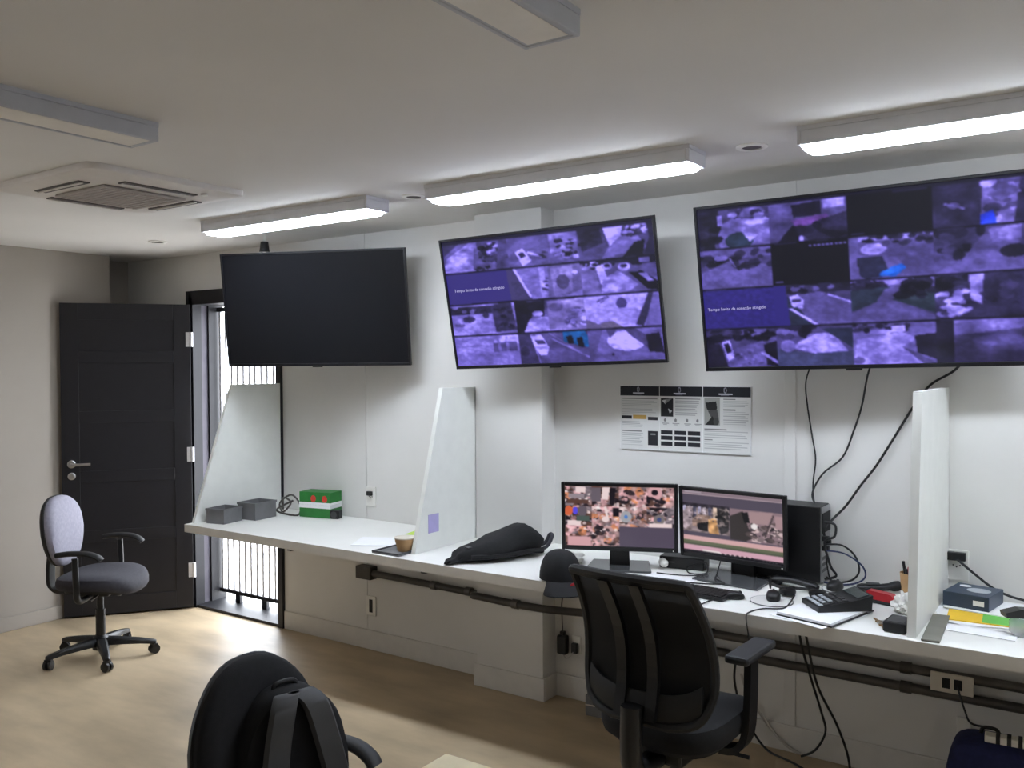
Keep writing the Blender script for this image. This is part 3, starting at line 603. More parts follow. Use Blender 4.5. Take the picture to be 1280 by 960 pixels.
def poster_raster():
    R_ = Ras(330, 156, (.86, .86, .85)); f = R_.cell(0, 0, 1, 1)
    for k, (u0, u1) in enumerate(((0, .318), (.322, .648), (.654, 1))):
        c = R_.cell(u0, 0, u1, 1)
        c.rect(0, 0, 1, .155, (.07, .07, .11)); c.ell(.47, .055, .035, .045, (.55, .55, .6)); c.ell(.47, .055, .018, .028, (.07, .07, .11))
        c.rect(.33, .105, .62, .122, (.8, .8, .84)); c.rect(.38, .13, .55, .137, (.5, .5, .55))
        def lines(u0, u1, v0, v1, n, dark=.62, seed=0):
            rg = np.random.default_rng(seed)
            for i in range(n):
                v = v0 + (v1 - v0) * i / n; c.rect(u0, v, u0 + (u1 - u0) * rg.uniform(.8, 1), v + (v1 - v0) / n * .34, dark)
        if k == 0:
            c.rect(.06, .19, .95, .205, .45); lines(.06, .95, .23, .33, 4, .66, 1); lines(.06, .95, .36, .46, 4, .66, 2)
            c.rect(.04, .47, .3, .52, (.12, .12, .15)); c.rect(.33, .455, .68, .52, (.78, .63, .34)); c.rect(.71, .48, .96, .53, (.12, .12, .15))
            lines(.06, .6, .56, .66, 4, .68, 3); c.rect(.06, .70, .55, .715, .5); lines(.06, .6, .74, .95, 7, .7, 4)
            c.rect(.71, .70, .96, .92, (.11, .11, .14)); c.rect(.78, .74, .9, .76, .5)
        if k == 1:
            c.rect(.03, .185, .32, .47, (.1, .1, .12)); c.poly([(.05, .22), (.2, .2), (.14, .28)], .8); c.poly([(.2, .34), (.3, .38), (.24, .42)], .75); c.poly([(.15, .2), (.3, .19), (.12, .28)], .5)
            c.rect(.37, .185, .95, .2, .45); lines(.37, .95, .22, .46, 8, .66, 5)
            for u in (.08, .33, .6, .84): c.ell(u + .05, .52, .03, .025, .5); c.rect(u - .02, .565, u + .14, .575, .6); c.rect(u, .585, u + .1, .595, .68)
            for j in range(3):
                for i in range(3): c.rect(.03 + i * .32, .68 + j * .085, .31 + i * .32, .745 + j * .085, (.08, .08, .12))
        if k == 2:
            c.rect(.03, .165, .36, .58, (.62, .62, .6)); c.poly([(.05, .24), (.28, .22), (.3, .33), (.2, .38), (.08, .34)], .12).poly([(.1, .36), (.3, .34), (.34, .5), (.2, .5)], .3).poly([(.04, .58), (.2, .44), (.3, .58)], .1).ell(.28, .52, .06, .06, .25)
            c.rect(.43, .18, .68, .195, .45); lines(.43, .96, .21, .31, 4, .68, 7); c.rect(.43, .335, .68, .35, .42); lines(.43, .96, .37, .58, 7, .68, 8)
            c.rect(.03, .63, .5, .645, .5); lines(.03, .96, .66, .78, 4, .7, 9); c.rect(.03, .79, .2, .8, .45); lines(.03, .96, .82, .95, 4, .7, 10)
    f.rect(.318, 0, .322, 1, .93); f.rect(.648, 0, .654, 1, .93)
    return R_

# ------------------------------------------------------------------ televisions
def text_mesh(body, size, m, parent, loc):
    cu = bpy.data.curves.new('caption', 'FONT'); cu.body = body; cu.size = size; cu.resolution_u = 2
    tmp = bpy.data.objects.new('caption_tmp', cu); C.objects.link(tmp)
    dg = bpy.context.evaluated_depsgraph_get(); me = bpy.data.meshes.new_from_object(tmp.evaluated_get(dg))
    bpy.data.objects.remove(tmp); bpy.data.curves.remove(cu)
    me.materials.clear(); me.materials.append(m)
    o = bpy.data.objects.new('caption', me); C.objects.link(o); o.parent = parent; o.location = loc; o.rotation_euler = (PI / 2, 0, 0)
    return o
def television(label, c, yaw, tilt, roll, w, h, ras, anchor):
    t = thing('television', label, 'television', c, 0, 'wall televisions')
    t.rotation_mode = 'YXZ'; t.rotation_euler = (rad(tilt), rad(-roll), rad(yaw))
    b = .012
    m = MB(); m.box(-w / 2, -w / 2 + b, 0, .02, -h / 2, h / 2, .002); m.box(w / 2 - b, w / 2, 0, .02, -h / 2, h / 2, .002)
    m.box(-w / 2 + b, w / 2 - b, 0, .02, h / 2 - b, h / 2, .002); m.box(-w / 2 + b, w / 2 - b, 0, .02, -h / 2, -h / 2 + b * 1.3, .002)
    m.build('bezel', TVB, t)
    m = MB(); m.box(-w / 2 + .004, w / 2 - .004, .012, .028, -h / 2 + .004, h / 2 - .004); m.box(-w * .4, w * .4, .028, .06, -h * .42, h * .2, .01); m.build('rear_shell', BLACK, t)
    if ras is None:
        s = MB().box(-w / 2 + b, w / 2 - b, .006, .012, -h / 2 + b * 1.3, h / 2 - b).build('screen', TVOFF, t)
    else:
        me = raster_mesh('screen', ras, w - 2 * b, h - b * 2.3, SCRM)
        s = bpy.data.objects.new('screen', me); C.objects.link(s); s.parent = t; s.location = (0, .007, b * .15)
    MB().box(-.03, .03, -.002, .002, -h / 2 - .006, -h / 2 + .004).build('logo_lip', BLACK, t)
    m = MB(); m.box(-.2, .2, .06, .07, -.1, .1); m.build('mount_plate', BLACKM, t)
    # arm (built in world terms, carried as a child)
    bpy.context.view_layer.update()
    inv = t.matrix_world.inverted()
    a0 = Vector((0, .07, 0)); m = MB()
    if anchor[0] == 'pole':
        top = inv @ Vector(anchor[1]); low = inv @ (Vector((anchor[1][0], anchor[1][1], c[2])))
        m.tube([top, low], .010, 12); m.build('ceiling_pole', PLATE, t)
        kn = MB().tube([inv @ Vector((anchor[1][0], anchor[1][1], 2.40)), inv @ Vector((anchor[1][0], anchor[1][1], 2.34))], [.022, .03], 14)
        kn.build('pole_collar', BLACK, t)
        MB().tube([low, a0 + Vector((-.18, 0, 0))], .018, 10).build('mount_arm', BLACK, t)
    else:
        p = inv @ Vector(anchor[1]); m.tube([p, a0], .02, 10); m.tube([p, p + (a0 - p).normalized() * .012], .06, 16)
        m.build('wall_arm', BLACK, t)
    return t, s
MR1, MR2 = soften(mon1_raster()), soften(mon2_raster())
television('switched-off black television hanging from the ceiling by the door', (-3.708, -.339, 1.992), 22.05, 7.3, .1, 1.11, .645, None, ('pole', (-4.11, -.345, ZC)))
R2 = tv2_raster(); t2, s2 = television('middle television showing twelve purple-tinted camera views', (-2.184, -.307, 1.98), 5.4, 11.9, 1.4, 1.11, .645, R2, ('arm', (-2.45, -.118, 1.98)))
text_mesh('Tempo limite da conexão atingido', .0205, TEXTM, s2, (-.505, -.003, .06))
R3 = tv3_raster(); t3, s3 = television('largest television, sixteen purple camera views, at the right edge', (-.845, -.257, 1.987), 3.8, 10.97, .97, 1.19, .687, R3, ('arm', (-.8, 0, 1.98)))
text_mesh('Tempo limite da conexão atingido', .0175, TEXTM, s3, (-.567, -.003, -.09))

# ------------------------------------------------------------------ poster
pm = raster_mesh('wall_poster', poster_raster(), .64, .30, PRINTM)
po = bpy.data.objects.new('wall_poster', None); C.objects.link(po); tag(po, 'three-panel printed notice with black headers above the left monitor', 'poster'); po.location = (-1.641, -.004, 1.419)
ps = bpy.data.objects.new('printed_face', pm); C.objects.link(ps); ps.parent = po; ps.location = (0, -.002, 0)
MB().box(-.321, .321, -.0015, .0035, -.151, .151).build('backing_sheet', PAPER, po)

# ------------------------------------------------------------------ monitors
def monitor(label, c, yaw, tilt, w, h, ras, base_c):
    t = thing('computer_monitor', label, 'monitor', (base_c[0], base_c[1], .771), rad(yaw), 'desk monitors')
    bpy.context.view_layer.update()
    off = t.matrix_world.inverted() @ Vector(c)
    Rx = Matrix.Translation(off) @ Matrix.Rotation(rad(tilt), 4, 'X'); b = .016
    m = MB(); m.box(-w / 2, -w / 2 + b, 0, .02, -h / 2, h / 2, .003, Rx); m.box(w / 2 - b, w / 2, 0, .02, -h / 2, h / 2, .003, Rx)
    m.box(-w / 2 + b, w / 2 - b, 0, .02, h / 2 - b, h / 2, .003, Rx); m.box(-w / 2 + b, w / 2 - b, 0, .02, -h / 2, -h / 2 + b * 1.2, .003, Rx)
    m.build('bezel', BLACK, t)
    m = MB(); m.box(-w / 2 + .004, w / 2 - .004, .012, .03, -h / 2 + .004, h / 2 - .004, .004, Rx); m.box(-w * .3, w * .3, .03, .055, -h * .35, h * .25, .01, Rx); m.build('rear_shell', BLACK, t)
    me = raster_mesh('screen', ras, w - 2 * b, h - b * 2.2, SCRM2)
    s = bpy.data.objects.new('screen', me); C.objects.link(s); s.parent = t
    s.matrix_local = Rx @ Matrix.Translation((0, .008, b * .1))
    s.name = 'screen'
    MB().lathe([(.003, 0), (.003, .002)], 10, mtx=Rx @ Matrix.Translation((w / 2 - .02, 0, -h / 2 + .009)) @ Matrix.Rotation(PI / 2, 4, 'X')).build('power_light', PLATE, t)
    m = MB(); m.prism([(-.045, .006), (.045, .006), (.036, off.z), (-.036, off.z)], off.y + .045, off.y + .068, 'y'); m.build('stand_neck', BLACK, t)
    m = MB(); m.prism([(-.145, -.10), (.145, -.10), (.125, .11), (-.125, .11)], 0, .009, 'z'); m.build('stand_base', GLASSD, t)
    return t
monitor('left monitor showing a grid of pinkish camera pictures', (-1.798, -.335, .999), 23.3, 5, .51, .305, MR1, (-1.815, -.30))
monitor('right monitor showing two wide camera views and a timeline', (-1.335, -.215, .985), -6.5, 3, .49, .308, MR2, (-1.30, -.255))

# ------------------------------------------------------------------ computer tower (rear faces right)
t = thing('computer_tower', 'black computer tower behind the right monitor, cables at its rear', 'computer', (-1.17, -.076, .771))
MB().box(-.19, .185, -.068, .068, .008, .318, .004).build('case', BLACK, t)
rp = MB().box(.185, .190, -.064, .064, .012, .314).build('rear_panel', STEEL, t)
m = MB(); m.box(.190, .193, -.058, .058, .21, .29); m.build('power_supply', BLACKM, t)
for z in (.05, .075, .10): MB().box(.190, .192, -.06, .03, z, z + .012).build('slot_cover', GREYP, t)
for y, z in ((-.05, .19), (-.05, .15), (-.02, .17)): MB().box(.190, .215, y - .012, y + .012, z - .01, z + .01, .003).build('port_plug', BLACKM, t)
for x in (-.15, .15):
    for y in (-.05, .05): MB().lathe([(.012, 0), (.010, .009)], 10, (x, y, 0)).build('foot', BLACKM, t)

# ------------------------------------------------------------------ office chairs
def star_base(t, r, zhub, mt, a0=0.0, zc=.0, col_top=.42):
    MB().lathe([(.045, .05), (.045, .115), (.03, .13), (.026, .13), (.026, .28), (.019, .28), (.019, col_top)], 18).build('gas_column', BLACK, t)
    for k in range(5):
        a = a0 + k * 2 * PI / 5; ca, sa = math.cos(a), math.sin(a)
        rings = []
        for d, w, z, h in ((.03, .03, .095, .045), (.12, .026, .09, .036), (.22, .021, .08, .028), (r - .015, .018, .07, .022), (r, .012, .068, .016)):
            rings.append([(ca * d - sa * w * u, sa * d + ca * w * u, z + h / 2 * v) for u, v in ((-1, -1), (1, -1), (1, .4), (.6, 1), (-.6, 1), (-1, .4))])
        lg = MB().loft(rings).build('base_leg', mt, t)
        m = MB(); cx, cy = ca * (r - .012), sa * (r - .012); ro = a + .7
        ex = Vector((math.cos(ro), math.sin(ro), 0)); ey = Vector((-math.sin(ro), math.cos(ro), 0))
        for s in (-1, 1):
            mt4 = Matrix.Translation(Vector((cx, cy, .027)) + ey * (s * .013)) @ Matrix.Rotation(ro, 4, 'Z') @ Matrix.Rotation(PI / 2, 4, 'X')
            m.lathe([(.010, -.009), (.027, -.007), (.027, .007), (.010, .009)], 14, mtx=mt4)
        m.tube([(cx, cy, .03), (cx, cy, .07)], .008, 8); m.box(-.014, .014, -.02, .02, .04, .06, .004, Matrix.Translation((cx, cy, 0)) @ Matrix.Rotation(ro, 4, 'Z'))
        m.build('caster', BLACK, lg)
def round_chair(label, loc, rot, front, seatm, rearm, armm, seat_z=.46, back_z=.70, bw=.40, bh=.40, lean=.12, taper=False, a0=.3, arm_x=.27, pad_dy=0.0):
    t = thing('office_chair', label, 'chair', loc, rot, 'wheeled office chairs')
    star_base(t, .30, .09, BLACK, a0, col_top=seat_z - .05)
    # seat, local +y is forward
    def sf(p): return Vector((p.x, p.y, p.z - .035 * max(0, (p.y - .10) / .14) ** 2 + .012 * (p.x / .22) ** 2))
    MB().puff(oval(.46, .45, 32, 2.9, 0, .02), [(.75, seat_z - .045), (.95, seat_z - .04), (1, seat_z - .02), (1, seat_z), (.97, seat_z + .022), (.85, seat_z + .036), (.5, seat_z + .04), (.1, seat_z + .038)], 'z', sf).build('seat', seatm, t)
    MB().puff(oval(.40, .38, 28, 2.9, 0, .02), [(.6, seat_z - .065), (.95, seat_z - .06), (1, seat_z - .035)], 'z', sf).build('seat_shell', BLACKM, t)
    m = MB(); m.box(-.07, .07, -.10, .08, seat_z - .095, seat_z - .055, .008); m.tube([(.05, .02, seat_z - .08), (.20, .04, seat_z - .085)], .007, 8)
    m.lathe([(.004, 0), (.02, .004), (.02, .02), (.004, .024)], 14, mtx=Matrix.Translation((.0, .10, seat_z - .085)) @ Matrix.Rotation(-PI / 2, 4, 'X')); m.build('tilt_mechanism', BLACK, t)
    # back
    yb = -.235
    def bf(p):
        dz = p.z - back_z
        return Vector((p.x, p.y + yb - lean * dz + .35 * p.x * p.x * 1.2 - .22 * dz * dz * 0, p.z))
    o = [(x * (1 - .16 * max(0, -(z) / (bh / 2)) - (.22 if taper else 0) * max(0, z / (bh / 2)) ** 2), z + back_z) for x, z in oval(bw, bh, 36, 2.5)]
    MB().puff(o, [(.97, -.002), (1, .012), (1, .025), (.95, .042), (.8, .054), (.4, .06), (.1, .061)], 'y', bf).build('backrest', front, t)
    MB().puff(o, [(.3, -.036), (.7, -.032), (.92, -.022), (1.0, -.008), (1.015, .004), (.99, .01)], 'y', bf).build('back_shell', rearm, t)
    m = MB()
    path = [(0, -.05, seat_z - .075), (0, -.20, seat_z - .08), (0, -.275, seat_z - .05), (0, -.285, seat_z + .05), (0, -.272, back_z - .08), (0, -.28 - lean * .03, back_z + .03)]
    pp = smooth_path(path, 6)
    rings = [[(sx * .032, p.y + sy, p.z + sz) for sx, sy, sz in ((-1, -.010, 0), (1, -.010, 0), (1, .010, 0), (-1, .010, 0))] for p in pp]
    for i, p in enumerate(pp):
        if abs(pp[min(i + 1, len(pp) - 1)].y - pp[max(i - 1, 0)].y) > abs(pp[min(i + 1, len(pp) - 1)].z - pp[max(i - 1, 0)].z):
            rings[i] = [(sx * .032, p.y, p.z + sz) for sx, sz in ((-1, -.010), (1, -.010), (1, .010), (-1, .010))]
    m.loft(rings); m.build('back_bar', BLACKM, t)
    for s in (-1, 1):
        x = s * arm_x
        m = MB(); m.tube(smooth_path([(s * .12, .0, seat_z - .075), (s * (arm_x - .02), .0, seat_z - .07), (x, pad_dy * .5, seat_z + .02), (x, pad_dy - .005, seat_z + .17)], 5), .017, 10); ar = m.build('arm_post', BLACK, t)
        pts = smooth_path([(x, pad_dy - .11, seat_z + .185), (x, pad_dy - .03, seat_z + .195), (x, pad_dy + .06, seat_z + .193), (x - s * .006, pad_dy + .115, seat_z + .175), (x - s * .01, pad_dy + .135, seat_z + .155)], 5)
        rings = []
        for i, p in enumerate(pts):
            w = .027 * (min(1, .55 + i * .15)); w = min(w, .027)
            tg = (pts[min(i + 1, len(pts) - 1)] - pts[max(i - 1, 0)]).normalized(); nz_ = Vector((0, -tg.z, tg.y))
            rings.append([tuple(p + Vector((w * math.cos(a), 0, 0)) + nz_ * (.015 * math.sin(a))) for a in [2 * PI * q / 10 for q in range(10)]])
        MB().loft(rings).build('arm_pad', armm, ar)
    return t
round_chair('grey office chair with rounded back in front of the dark door', (-4.82, -.97, 0), rad(-56), FABG, FABD, BLACKM, BLACKM, .46, .735, .38, .40, .10, False, .55)
round_chair('black round-backed office chair at the bottom edge holding a rucksack', (-1.595, -2.285, 0), rad(-84), FABB, FABB, BLACKM, PADM, .46, .695, .42, .46, .12, True, .1, .205, -.12)
t = thing('rucksack', 'black rucksack with charcoal straps resting on the front chair seat', 'bag', (-1.70, -2.275, .515), rad(-105))
rk = oval(.29, .34, 30, 2.8, 0, .17); rk = [(x * (1 - .30 * max(0, (z - .17) / .17) ** 2), z) for x, z in rk]
def rkf(p): return Vector((p.x, p.y - .16 * p.z + .004 * math.sin(p.z * 40 + p.x * 30), max(0, p.z)))
MB().puff(rk, [(.75, -.06), (.95, -.05), (1, -.02), (1, .03), (.94, .05), (.8, .058), (.4, .06)], 'y', rkf).build('body', FABB, t)
for s in (-1, 1):
    pts = [(s * .02, .055, .335), (s * .045, .082, .305), (s * .065, .085, .22), (s * .085, .08, .12), (s * .10, .068, .02)]
    rings = []
    for p in smooth_path([rkf(Vector(q)) for q in pts], 5):
        rings.append([(p.x - .036, p.y - .006, p.z), (p.x - .028, p.y + .006, p.z), (p.x + .028, p.y + .006, p.z), (p.x + .036, p.y - .006, p.z), (p.x + .028, p.y - .014, p.z), (p.x - .028, p.y - .014, p.z)])
    MB().loft(rings).build('shoulder_strap', CHAR, t)
MB().tube(smooth_path([(-.03, -.05, .32), (-.025, -.055, .345), (.025, -.055, .345), (.03, -.05, .32)], 5), .007, 8).build('carry_loop', BLACKM, t)

def mesh_chair(label, loc, rot):
    t = thing('office_chair', label, 'chair', loc, rot, 'wheeled office chairs')
    star_base(t, .32, .09, BLACK, .9, col_top=.42)
    sz = .49
    def sf(p): return Vector((p.x, p.y, p.z - .04 * max(0, (p.y - .12) / .14) ** 2 + .014 * (p.x / .24) ** 2))
    MB().puff(oval(.44, .48, 36, 3.8, 0, .02), [(.8, sz - .05), (.97, sz - .045), (1, sz - .02), (1, sz + .005), (.97, sz + .025), (.85, sz + .038), (.5, sz + .042), (.1, sz + .04)], 'z', sf).build('seat', FABB, t)
    MB().puff(oval(.39, .42, 28, 3.8, 0, .02), [(.7, sz - .075), (.97, sz - .07), (1, sz - .04)], 'z', sf).build('seat_shell', BLACKM, t)
    m = MB(); m.box(-.09, .09, -.14, .10, sz - .125, sz - .07, .01); m.tube([(.06, .03, sz - .1), (.24, .05, sz - .11)], .007, 8); m.build('tilt_mechanism', BLACK, t)
    # back outline (x, z): wide waist, narrower square top
    zb, zt = .545, 1.02
    def curve(p):                       # bow of the back in plan and profile
        k = (p.z - zb) / (zt - zb)
        return Vector((p.x, p.y - .245 + .9 * p.x * p.x * 1.0 - .10 * k * k + .05 * math.sin(k * PI) - .02, p.z))
    half = [(.10, zb), (.185, zb + .02), (.222, zb + .09), (.228, zb + .17), (.220, zb + .30), (.210, zt - .07), (.205, zt - .025), (.194, zt - .004), (.08, zt + .002), (0, zt + .003)]
    R_ = smooth_path([(x, 0, z) for x, z in half], 4)
    loop = [Vector((p.x, 0, p.z)) for p in R_] + [Vector((-p.x, 0, p.z)) for p in reversed(R_[:-1])]
    MB().tube([curve(p) for p in loop], .0145, 8, closed=True).build('back_frame', BLACKM, t)
    nr = 22; vs = []; fs = []; nc = 13
    zs = [zb + .004 + (zt - zb - .006) * i / (nr - 1) for i in range(nr)]
    hx_ = sorted([(p.z, p.x) for p in R_]); hz = [a for a, b in hx_]; hw = [b for a, b in hx_]
    for z in zs:
        w = float(np.interp(z, hz, hw)) if z < zt - .01 else .195
        for j in range(nc): vs.append(curve(Vector(((-1 + 2 * j / (nc - 1)) * w, 0, z))))
    for i in range(nr - 1):
        for j in range(nc - 1): fs.append((i * nc + j, i * nc + j + 1, (i + 1) * nc + j + 1, (i + 1) * nc + j))
    MB().add(vs, fs, True).build('mesh_panel', MESHF, t)
    m = MB()                                     # top cap and bottom bolster of the frame
    m.tube([curve(Vector((x, 0, zt - .006))) for x in [(-.195 + .39 * i / 14) for i in range(15)]], .017, 8); m.build('top_rail', BLACKM, t)
    m = MB(); rr = []
    for i in range(15):
        x = -.20 + .40 * i / 14; p = curve(Vector((x, 0, zb + .05 + .10 * (x / .2) ** 4 * .4)))
        rr.append([(p.x, p.y + .012 * math.cos(a) - .01, p.z + .05 * math.sin(a)) for a in [2 * PI * q / 10 for q in range(10)]])
    m.loft(rr); m.build('lower_bolster', BLACKM, t)
    for s in (-1, 1):
        pts = [curve(Vector((s * .055, 0, z))) + Vector((0, -.028, 0)) for z in (zb + .02, zb + .15, zb + .3, zb + .45, zt - .02)]
        rings = [[(p.x - .018, p.y - .008, p.z), (p.x + .018, p.y - .008, p.z), (p.x + .018, p.y + .012, p.z), (p.x - .018, p.y + .012, p.z)] for p in smooth_path(pts, 4)]
        MB().loft(rings, False).build('back_spine', BLACK, t)
    m = MB(); pts = smooth_path([(0, -.08, sz - .10), (0, -.24, sz - .10), (0, -.30, sz - .06), (0, -.30, zb + .06)], 5)
    m.tube(pts, .035, 10); m.build('back_bar', BLACK, t)
    for s in (-1, 1):
        x = s * .235
        m = MB(); pts = smooth_path([(s * .16, .02, sz - .085), (s * .21, .04, sz - .08), (x, .06, sz - .01), (x, .08, sz + .22)], 5)
        rings = []
        for i, p in enumerate(pts):
            tg = (pts[min(i + 1, len(pts) - 1)] - pts[max(i - 1, 0)]).normalized(); n_ = Vector((tg.z, 0, -tg.x))
            rings.append([tuple(p + n_ * a + Vector((0, b, 0))) for a, b in ((-.012, -.032), (.012, -.032), (.012, .032), (-.012, .032))])
        m.loft(rings, False); ar = m.build('arm_post', BLACK, t)
        MB().box(x - .04, x + .04, -.05, .20, sz + .22, sz + .248, .010).build('arm_pad', PADM, ar)
    return t
mesh_chair('black mesh-back office chair pulled up to the monitors', (-1.225, -1.02, 0), rad(-3))

# ------------------------------------------------------------------ cream table at the bottom edge
t = thing('table', 'cream table whose corner shows at the bottom edge', 'table', (-.72, -2.56, 0))
MB().box(-.60, .60, -.42, .42, .715, .74, .003).build('tabletop', CREAM, t)
for sx in (-1, 1):
    for sy in (-1, 1): MB().box(sx * .56 - .02, sx * .56 + .02, sy * .38 - .02, sy * .38 + .02, 0, .715, .003).build('leg', GREYP, t)

# ------------------------------------------------------------------ things on the desk, right part
ZD = .7712
def keyboard():
    t = thing('keyboard', 'black keyboard between the mesh chair and the right monitor', 'keyboard', (-1.425, -.53, ZD), rad(-3))
    MB().box(-.21, .21, -.065, .065, 0, .014, .004).build('body', BLACK, t)
    m = MB()
    for j in range(6):
        for i in range(20): m.box(-.2 + i * .02 + .001, -.2 + i * .02 + .0185, -.058 + j * .0195, -.058 + j * .0195 + .017, .014, .019, .0)
    tag(m.build('keys', BLACKM, t), kind='stuff')
keyboard()
def mouse(label, loc, rot, s=1.0, grp='computer mice on the desk'):
    t = thing('computer_mouse', label, 'mouse', loc, rot, grp)
    o = oval(.058 * s, .098 * s, 24, 2.4)
    def f(p): return Vector((p.x, p.y, p.z * (1 - .35 * (p.y / (.05 * s)) ** 2 * (1 if p.y > 0 else .6))))
    MB().puff(o, [(.9, 0), (1, .006 * s), (1, .014 * s), (.93, .026 * s), (.75, .034 * s), (.4, .038 * s), (.1, .039 * s)], 'z', f).build('body', BLACK, t)
    MB().lathe([(.003, -.004), (.008, -.0035), (.008, .0035), (.003, .004)], 12, mtx=Matrix.Translation((0, .025 * s, .030 * s)) @ Matrix.Rotation(PI / 2, 4, 'Y')).build('scroll_wheel', CHAR, t)
    return t
mouse('small black mouse at the right end of the keyboard', (-1.20, -.525, ZD), rad(-60), .75)
mouse('black mouse on the clear disc nearest the right monitor', (-1.07, -.47, ZD + .0032), rad(15), .92)
mouse('black mouse on the clear disc behind the calculator', (-.915, -.185, ZD + .0032), rad(-10), .92)
def disc(label, loc, r=.075):
    t = thing('round_disc', label, 'disc', loc, 0, 'clear round discs under the mice')
    MB().lathe([(.008, .0002), (r - .003, .0002), (r - .003, .003), (.008, .003)], 36).build('plate', DISC, t)
    MB().lathe([(r - .003, .0002), (r, .0002), (r, .0034), (r - .003, .0034), (r - .003, .0002)], 36).build('rim', GREYP, t)
    return t
disc('clear round disc lying in front of the right monitor', (-1.07, -.49, ZD), .08)
disc('clear round disc lying behind the calculator', (-.885, -.165, ZD), .085)
cable('mouse_cable', 'thin cable of the small mouse drooping over the desk edge', [(-1.225, -.50, ZD + .012), (-1.25, -.58, ZD + .006), (-1.268, -.66, ZD + .004), (-1.27, -.708, ZD - .004), (-1.24, -.715, ZD - .06), (-1.225, -.70, ZD - .12), (-1.24, -.66, ZD - .18)], .0028)
cable('mouse_cable', 'cable curling from the mouse in front of the right monitor', [(-1.065, -.425, ZD + .018), (-1.04, -.36, ZD + .005), (-1.06, -.28, ZD + .005), (-1.12, -.26, ZD + .005), (-1.18, -.22, ZD + .012)], .0028)
cable('mouse_cable', 'cable of the rear mouse looping to the computer tower', [(-.92, -.135, ZD + .018), (-.93, -.07, ZD + .006), (-.97, -.05, ZD + .01), (-.975, -.09, ZD + .10)], .0028)
# headset: band, ear cups and boom lying beside the calculator
t = thing('headset', 'black wired headset lying between the right monitor and calculator', 'headset', (-1.0, -.335, ZD), rad(15))
MB().tube(smooth_path([(-.055, 0, .02), (-.045, .035, .016), (0, .055, .012), (.045, .035, .016), (.055, 0, .02)], 6), .006, 8).build('headband', BLACK, t)
for s in (-1, 1):
    MB().lathe([(.008, -.012), (.03, -.01), (.033, 0), (.03, .010), (.012, .014)], 18, (s * .055, -.02, .016)).build('ear_cup', BLACK, t)
MB().tube(smooth_path([(-.055, -.03, .03), (-.09, -.02, .03), (-.12, .0, .035)], 5), .004, 8).build('microphone_boom', BLACK, t)
MB().puff(oval(.016, .05, 14, 2.2), [(.3, -.006), (1, -.003), (1, .003), (.3, .006)], 'x', lambda p: Vector((p.x - .12, p.y * .35, p.z + .04))).build('microphone', BLACK, t)
cable('headset_cable', 'thin headset cable running over the desk edge', [(-1.01, -.40, ZD + .012), (-1.0, -.50, ZD + .005), (-1.0, -.58, ZD + .005), (-1.06, -.62, ZD + .004), (-1.085, -.69, ZD + .004), (-1.09, -.712, ZD - .01), (-1.08, -.715, ZD - .08), (-1.09, -.69, ZD - .14), (-1.13, -.62, ZD - .18)], .0028)
# handset bar by the monitor
t = thing('telephone_handset', 'black handset lying at the foot of the computer tower', 'handset', (-1.06, -.235, ZD), rad(-14))
rr = []
for i in range(13):
    x = -.10 + .2 * i / 12; e = abs(x) / .1; w = .019 + .007 * e ** 3; h = .013 + .004 * e ** 3; z = .028 - .010 * e ** 2
    if i in (0, 12): w *= .6; h *= .6
    rr.append([(x, w * math.cos(a), z + h * math.sin(a)) for a in [2 * PI * q / 12 for q in range(12)]])
MB().loft(rr).build('grip', BLACK, t)
for s in (-1, 1): MB().lathe([(.016, .0), (.022, .004), (.022, .012)], 16, (s * .08, 0, 0)).build('ear_piece', BLACKM, t)
# notepad and calculator
pr = rad(-14); pc = (-.857, -.545)
t = thing('notepad', 'white notepad with black backing under the calculator', 'notepad', (*pc, ZD + .0015), pr)
MB().box(-.106, .106, -.15, .15, 0, .005).build('back_cover', BLACK, t)
MB().box(-.104, .101, -.149, .149, .005, .013).build('paper_block', PAPER, t)
tag(MB().box(-.11, .11, -.15, .15, 0, .001).build('paper_sheet', PAPER, loc=(pc[0] - .012, pc[1] - .018, ZD), rot=(0, 0, rad(-20))), 'loose white sheet poking out under the notepad', 'paper')
t = thing('calculator', 'black desk calculator with raised display on the notepad', 'calculator', (-.838, -.490, ZD + .0148), rad(-50))
t.scale = (1.1, 1.1, 1.1)
side = [(-.085, 0), (.095, 0), (.10, .05), (.045, .036), (-.085, .016)]
MB().prism(side, -.062, .062, 'x').build('body', BLACK, t)
sl = math.atan2(.02, .13)
Rk = Matrix.Translation((0, -.085, .0165)) @ Matrix.Rotation(sl, 4, 'X')
keym = MB().box(-.0085, .0085, -.0065, .0065, 0, .004, .0015).mesh('key', KEYW); keyd = MB().box(-.0085, .0085, -.0065, .0065, 0, .004, .0015).mesh('key', CHAR)
for j in range(5):
    for i in range(5):
        k = bpy.data.objects.new('key', keym if (i < 4 and j < 3) or j == 0 else keyd); C.objects.link(k); k.parent = t
        k.matrix_local = Rk @ Matrix.Translation((-.046 + i * .023, .014 + j * .0215, 0))
Rd = Matrix.Translation((0, .0725, .0435)) @ Matrix.Rotation(math.atan2(.014, .055), 4, 'X')
MB().box(-.05, .05, -.02, .02, 0, .002, 0, Rd).build('display', LCD, t)
